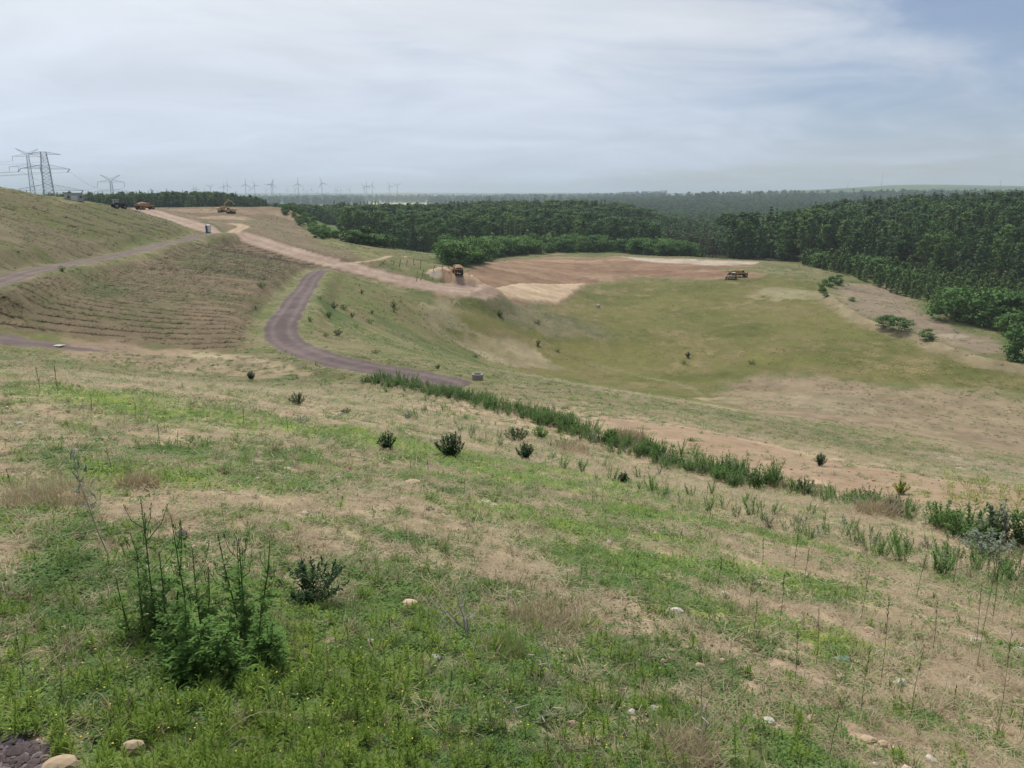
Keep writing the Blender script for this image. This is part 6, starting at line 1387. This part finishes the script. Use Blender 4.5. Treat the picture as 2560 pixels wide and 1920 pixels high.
for i, (px, py, wp, hp, lab, mm) in enumerate(((1365, 1570, 200, 95, 'large clump of tan dry grass right of the twig bundle', L_STRAW1), (120, 1260, 190, 90, 'broad clump of tan dry grass at the left edge', L_STRAW1), (345, 1225, 90, 60, 'smaller clump of tan dry grass behind the leaning weed', L_STRAW1), (1260, 1635, 110, 70, 'low pale green grass clump under the dry clump', L_GRASS1), (1720, 1900, 150, 100, 'grey dry grass at the bottom edge', L_STRAW1), (1420, 1128, 110, 36, 'tan reed patch beside the light green bush', L_STRAW1), (1570, 1100, 90, 40, 'grey dry clump within the ditch band', L_STRAW1), (2190, 1290, 90, 50, 'tan dry clump between the ditch weeds', L_STRAW1))):
    p = at(px, py); S = math.sqrt(float((p ** 2).sum())) / F_PX; e = empty('grass_clump', p); q = random.Random(60 + i); m = MB(); b = MB()
    for k in range(800): 
        a = q.uniform(0, 6.28); d = math.sqrt(q.random()) * wp * S * .48; (m if k % 7 else b).leaf((math.cos(a) * d, math.sin(a) * d, -.01), q.uniform(0, 6.28), hp * S * q.uniform(.35, .95), max(.003, 1.0 * S), q.uniform(.75, 1.5), q.uniform(.1, .9), 3)
    m.build('blades', mm, e); b.build('seed_stalks', L_STRAW1, e); tag(e, lab, 'grass clump')
# thin upright weed stalks
STK = [(2150, 1800, 215), (2275, 1800, 230), (1985, 1730, 190), (2200, 1720, 260), (2440, 1680, 300), (2490, 1850, 290), (2550, 1840, 250), (2040, 1670, 170), (1880, 1640, 160), (2380, 1780, 80), (2330, 1640, 150), (1870, 1545, 130), (1950, 1560, 150), (2150, 1560, 160), (2010, 1470, 120), (2480, 1560, 190), (2530, 1520, 160), (1905, 1420, 90), (1985, 1420, 100), (2290, 1500, 130), (2380, 1470, 110), (1795, 1480, 110), (1770, 1330, 70), (1765, 1265, 60), (1880, 1300, 70), (2060, 1330, 60), (2440, 1620, 170), (990, 1690, 190), (880, 1670, 130), (820, 1700, 110), (1120, 1800, 150), (1275, 1735, 70), (1540, 1900, 160), (1560, 1560, 60), (1240, 1480, 70), (1450, 1465, 70), (400, 1115, 60), (445, 1120, 50), (340, 1050, 50), (100, 975, 60), (145, 985, 75), (230, 1030, 40), (610, 1060, 45), (720, 1080, 50), (1070, 1180, 40), (1160, 1240, 50), (1480, 1270, 45), (1700, 1360, 50), (30, 1230, 60), (280, 1180, 70), (560, 1310, 60), (935, 1300, 50), (1215, 1110, 40), (1610, 1220, 40), (2075, 1885, 120), (1900, 1880, 90), (160, 1760, 120), (60, 1700, 110), (330, 1850, 130), (720, 1850, 120), (1000, 1890, 130), (1370, 1885, 120)]
for i, (px, py, hp) in enumerate(STK):
    p = at(px, py); S = math.sqrt(float((p ** 2).sum())) / F_PX; e = empty('weed_stalk', p, rnd.uniform(0, 6.28)); h = hp * S * .82; q = random.Random(1000 + i); m = MB(); s2 = MB(); lx = q.uniform(-.08, .08) * h
    pts = [(0, 0, -.02), (lx * .3, 0, h * .4), (lx * .7, .01, h * .75), (lx, .02, h)]; m.tube(pts, max(.003, 1.4 * S), max(.0015, .8 * S), 3)
    for k in range(26):
        t = .62 + .38 * q.random(); s2.leaf((lx * t, .015, h * t), q.uniform(0, 6.28), .05 * h, max(.003, 1.6 * S), q.uniform(.6, 1.4), .2, 2)
    for k in range(5): t = q.uniform(.1, .6); s2.leaf((lx * t, 0, h * t), q.uniform(0, 6.28), .10 * h, max(.003, 2 * S), q.uniform(.2, .9), .5, 2)
    m.build('stalk', L_STEM if i % 3 else L_GSTEM, e); s2.build('seed_head', L_STEM if i % 3 else L_DARKW, e); tag(e, 'thin upright weed stalk with a narrow seed head on the near slope', 'weed stalk', 'thin weed stalks on the near slope')
# arching pale grass stems at the bottom
for i, (x0, y0, x1, y1, sag) in enumerate(((300, 1830, 225, 1758, 22), (205, 1858, 268, 1862, 10), (540, 1870, 760, 1820, 30), (572, 1887, 680, 1880, 8), (930, 1640, 905, 1600, 2))):
    a = at(x0, y0); b = at(x1, y1); S = math.sqrt(float((a ** 2).sum())) / F_PX; e = empty('dry_grass', a); m = MB(); v = Vector(b - a)
    m.tube([v * (k / 6) + Vector((0, 0, .03 + (sag + 20) * S * math.sin(math.pi * k / 6))) for k in range(7)], .005, .003, 4); m.build('stem', L_STRAW1, e)
    tag(e, ['pale arching grass stem at the lower left corner', 'short pale grass stem lying beside the dark gravel', 'long pale grass stem arching along the bottom left', 'pale grass stem lying under the long arching one', 'short pale stem below the white flower'][i], 'dry grass')
# white flower
p = at(925, 1622); e = empty('white_flower', p); m = MB().tube([(0, 0, 0), (.004, 0, .03), (.006, 0, .055)], .004, .003, 4); m.build('stem', L_GSTEM, e); m = MB()
for k in range(14): m.leaf((.006, 0, .055), 6.2832 * k / 14, .022, .008, .45 if k % 2 else .9, .5, 2)
m.build('petals', L_WPET, e); m = MB().cyl((.006, 0, .058), .006, .004, 'z', 8); m.build('flower_centre', L_PET, e); tag(e, 'small white flower left of the flat white stone', 'flower')
# tiny yellow flowers
X, Y = [], []
for _ in range(200): px, py = rnd.uniform(0, 1650), rnd.uniform(1650, 1920) if rnd.random() < .8 else rnd.uniform(1500, 1920); p = at(px, py); X.append(p[0]); Y.append(p[1])
YF = MB()
for k in range(6): YF.leaf((0, 0, .10), 6.28 * k / 6, .0042, .0034, .4, .2, 2)
YF = YF.mesh('yellow_flower', L_PET); X, Y = np.array(X), np.array(Y)
scatter('yellow_flowers', np.stack([X, Y, H(X, Y) + rng.uniform(-.04, .06, len(X))], 1), rng.uniform(0, 6.28, len(X)), rng.uniform(.8, 1.3, len(X)), np.zeros(len(X)), [YF], None, None, 'tiny yellow flowers among the herbs at the bottom')
X, Y = [], []
for _ in range(150): px = rnd.gauss(2285, 45) if rnd.random() < .7 else rnd.uniform(1940, 2420); py = rnd.gauss(928, 7) if px > 2150 else rnd.gauss(902, 8); p = at(px, py, 90); X.append(p[0]); Y.append(p[1])
YP = MB()
for k in range(7): YP.leaf((0, 0, .28), 6.28 * k / 7, .14, .09, .5, .3, 2)
YP = YP.mesh('yellow_bloom', L_PET); X, Y = np.array(X), np.array(Y)
scatter('field_flowers', np.stack([X, Y, H(X, Y)], 1), rng.uniform(0, 6.28, len(X)), rng.uniform(.6, 1.3, len(X)), np.zeros(len(X)), [YP], None, None, 'patch of yellow flowers in the right part of the grass field')

# ------------------------------------------------------------------ stones
ST = {'white': plain('white_stone', (.54, .50, .43), .9, var=.12, scale=9), 'tan': plain('tan_stone', (.46, .35, .23), .9, var=.15, scale=9), 'pink': plain('pink_stone', (.60, .43, .32), .85, var=.12, scale=9), 'dark': plain('dark_stone', (.10, .075, .075), .85, var=.2, scale=9), 'red': plain('red_stone', (.28, .14, .10), .9, var=.2, scale=9), 'blue': plain('pale_blue_plastic', (.40, .52, .55), .4, var=.06, scale=6)}
def stone_mesh(seed, sx, sy, sz, sub=2, angular=.22):
    import bmesh
    bm = bmesh.new(); bmesh.ops.create_icosphere(bm, subdivisions=sub, radius=1.0); q = random.Random(seed); off = [q.uniform(-9, 9) for _ in range(3)]
    cuts = [(Vector((q.gauss(0, 1), q.gauss(0, 1), q.gauss(0, 1))).normalized(), q.uniform(.62, .88)) for _ in range(6)]
    for v in bm.verts:
        n = v.co.normalized(); d = 1.0
        for c, k in cuts:
            t = n.dot(c)
            if t > .05: d = min(d, k / t)
        v.co = n * d * (1 + angular * .35 * (q.random() - .5)); v.co.x *= sx; v.co.y *= sy; v.co.z *= sz
    me = bpy.data.meshes.new('stone'); bm.to_mesh(me); bm.free(); return me
for i, (px, py, wp, hp, c, lab) in enumerate(STONES):
    p = at(px, py); S = math.sqrt(float((p ** 2).sum())) / F_PX
    o = bpy.data.objects.new('stone', stone_mesh(i, wp * S * .56, wp * S * .42, max(hp * S * .75, .008), 2)); C.objects.link(o); o.data.materials.append(ST[c]); o.location = p + np.array([0, 0, hp * S * .22]); o.rotation_euler = (0, 0, rnd.uniform(-.4, .4)); tag(o, lab, 'stone')
for lab, px, py, wp, c in (('crumpled pale blue plastic scrap on the bare soil at the right', 2104, 1655, 30, 'blue'), ('white scrap lying on the dark lower track', 140, 864, 30, 'white')):
    p = at(px, py); S = math.sqrt(float((p ** 2).sum())) / F_PX; n = 7; q = random.Random(5)
    vs = [((i / n - .5) * wp * S, (j / n - .5) * wp * S * .6, .01 + q.random() * wp * S * (.28 if c == 'blue' else .03)) for i in range(n + 1) for j in range(n + 1)]; fs = [(i * (n + 1) + j, (i + 1) * (n + 1) + j, (i + 1) * (n + 1) + j + 1, i * (n + 1) + j + 1) for i in range(n) for j in range(n)]
    o = MB().add(vs, fs).build('plastic_scrap', ST[c]); o.location = p; tag(o, lab, 'plastic scrap')
PEB = [stone_mesh(50 + k, 1, .8, .55, 1) for k in range(6)]
for i, me in enumerate(PEB): me.materials.append(ST[('white', 'tan', 'tan', 'pink', 'dark', 'white')[i]])
Xs, Ys, Ss = [], [], []
for r0, r1, dens, s0 in ((1.3, 4, 110, .011), (4, 9, 50, .017), (9, 20, 15, .026), (20, 45, 2.4, .045)):
    x, y, r, g = sample(r0, r1, dens, 850 + int(r0)); k = near_cov(x, y) < .35 + .35 * g.random(len(x)); k &= g.random(len(x)) < .9; Xs.append(x[k]); Ys.append(y[k]); Ss.append(s0 * g.lognormal(-.25, .5, k.sum()))
X, Y, S_ = np.concatenate(Xs), np.concatenate(Ys), np.clip(np.concatenate(Ss), .004, .12)
scatter('pebbles', np.stack([X, Y, H(X, Y) + S_ * .4], 1), rng.uniform(0, 6.28, len(X)), S_, rng.integers(0, 6, len(X)), PEB, None, None, 'pebbles scattered over the bare soil')
n = 900; a = rng.uniform(0, 6.28, n); d = np.sqrt(rng.random(n)); X, Y = GRAVEL[0] + np.cos(a) * d * .37, GRAVEL[1] + np.sin(a) * d * .24; k = ~off_gravel(X, Y) | (rng.random(n) < .15); X, Y = X[k], Y[k]
DG_ = [stone_mesh(70 + k, 1, .75, .5, 1, .4) for k in range(4)]
for me in DG_: me.materials.append(ST['dark'])
DG_[3].materials.clear(); DG_[3].materials.append(plain('purple_slate', (.19, .15, .16), .8, var=.2, scale=20))
scatter('dark_gravel', np.stack([X, Y, H(X, Y) + .002], 1), rng.uniform(0, 6.28, len(X)), rng.lognormal(-4.1, .5, len(X)), rng.integers(0, 4, len(X)), DG_, None, None, 'dark broken slate gravel at the lower left corner')
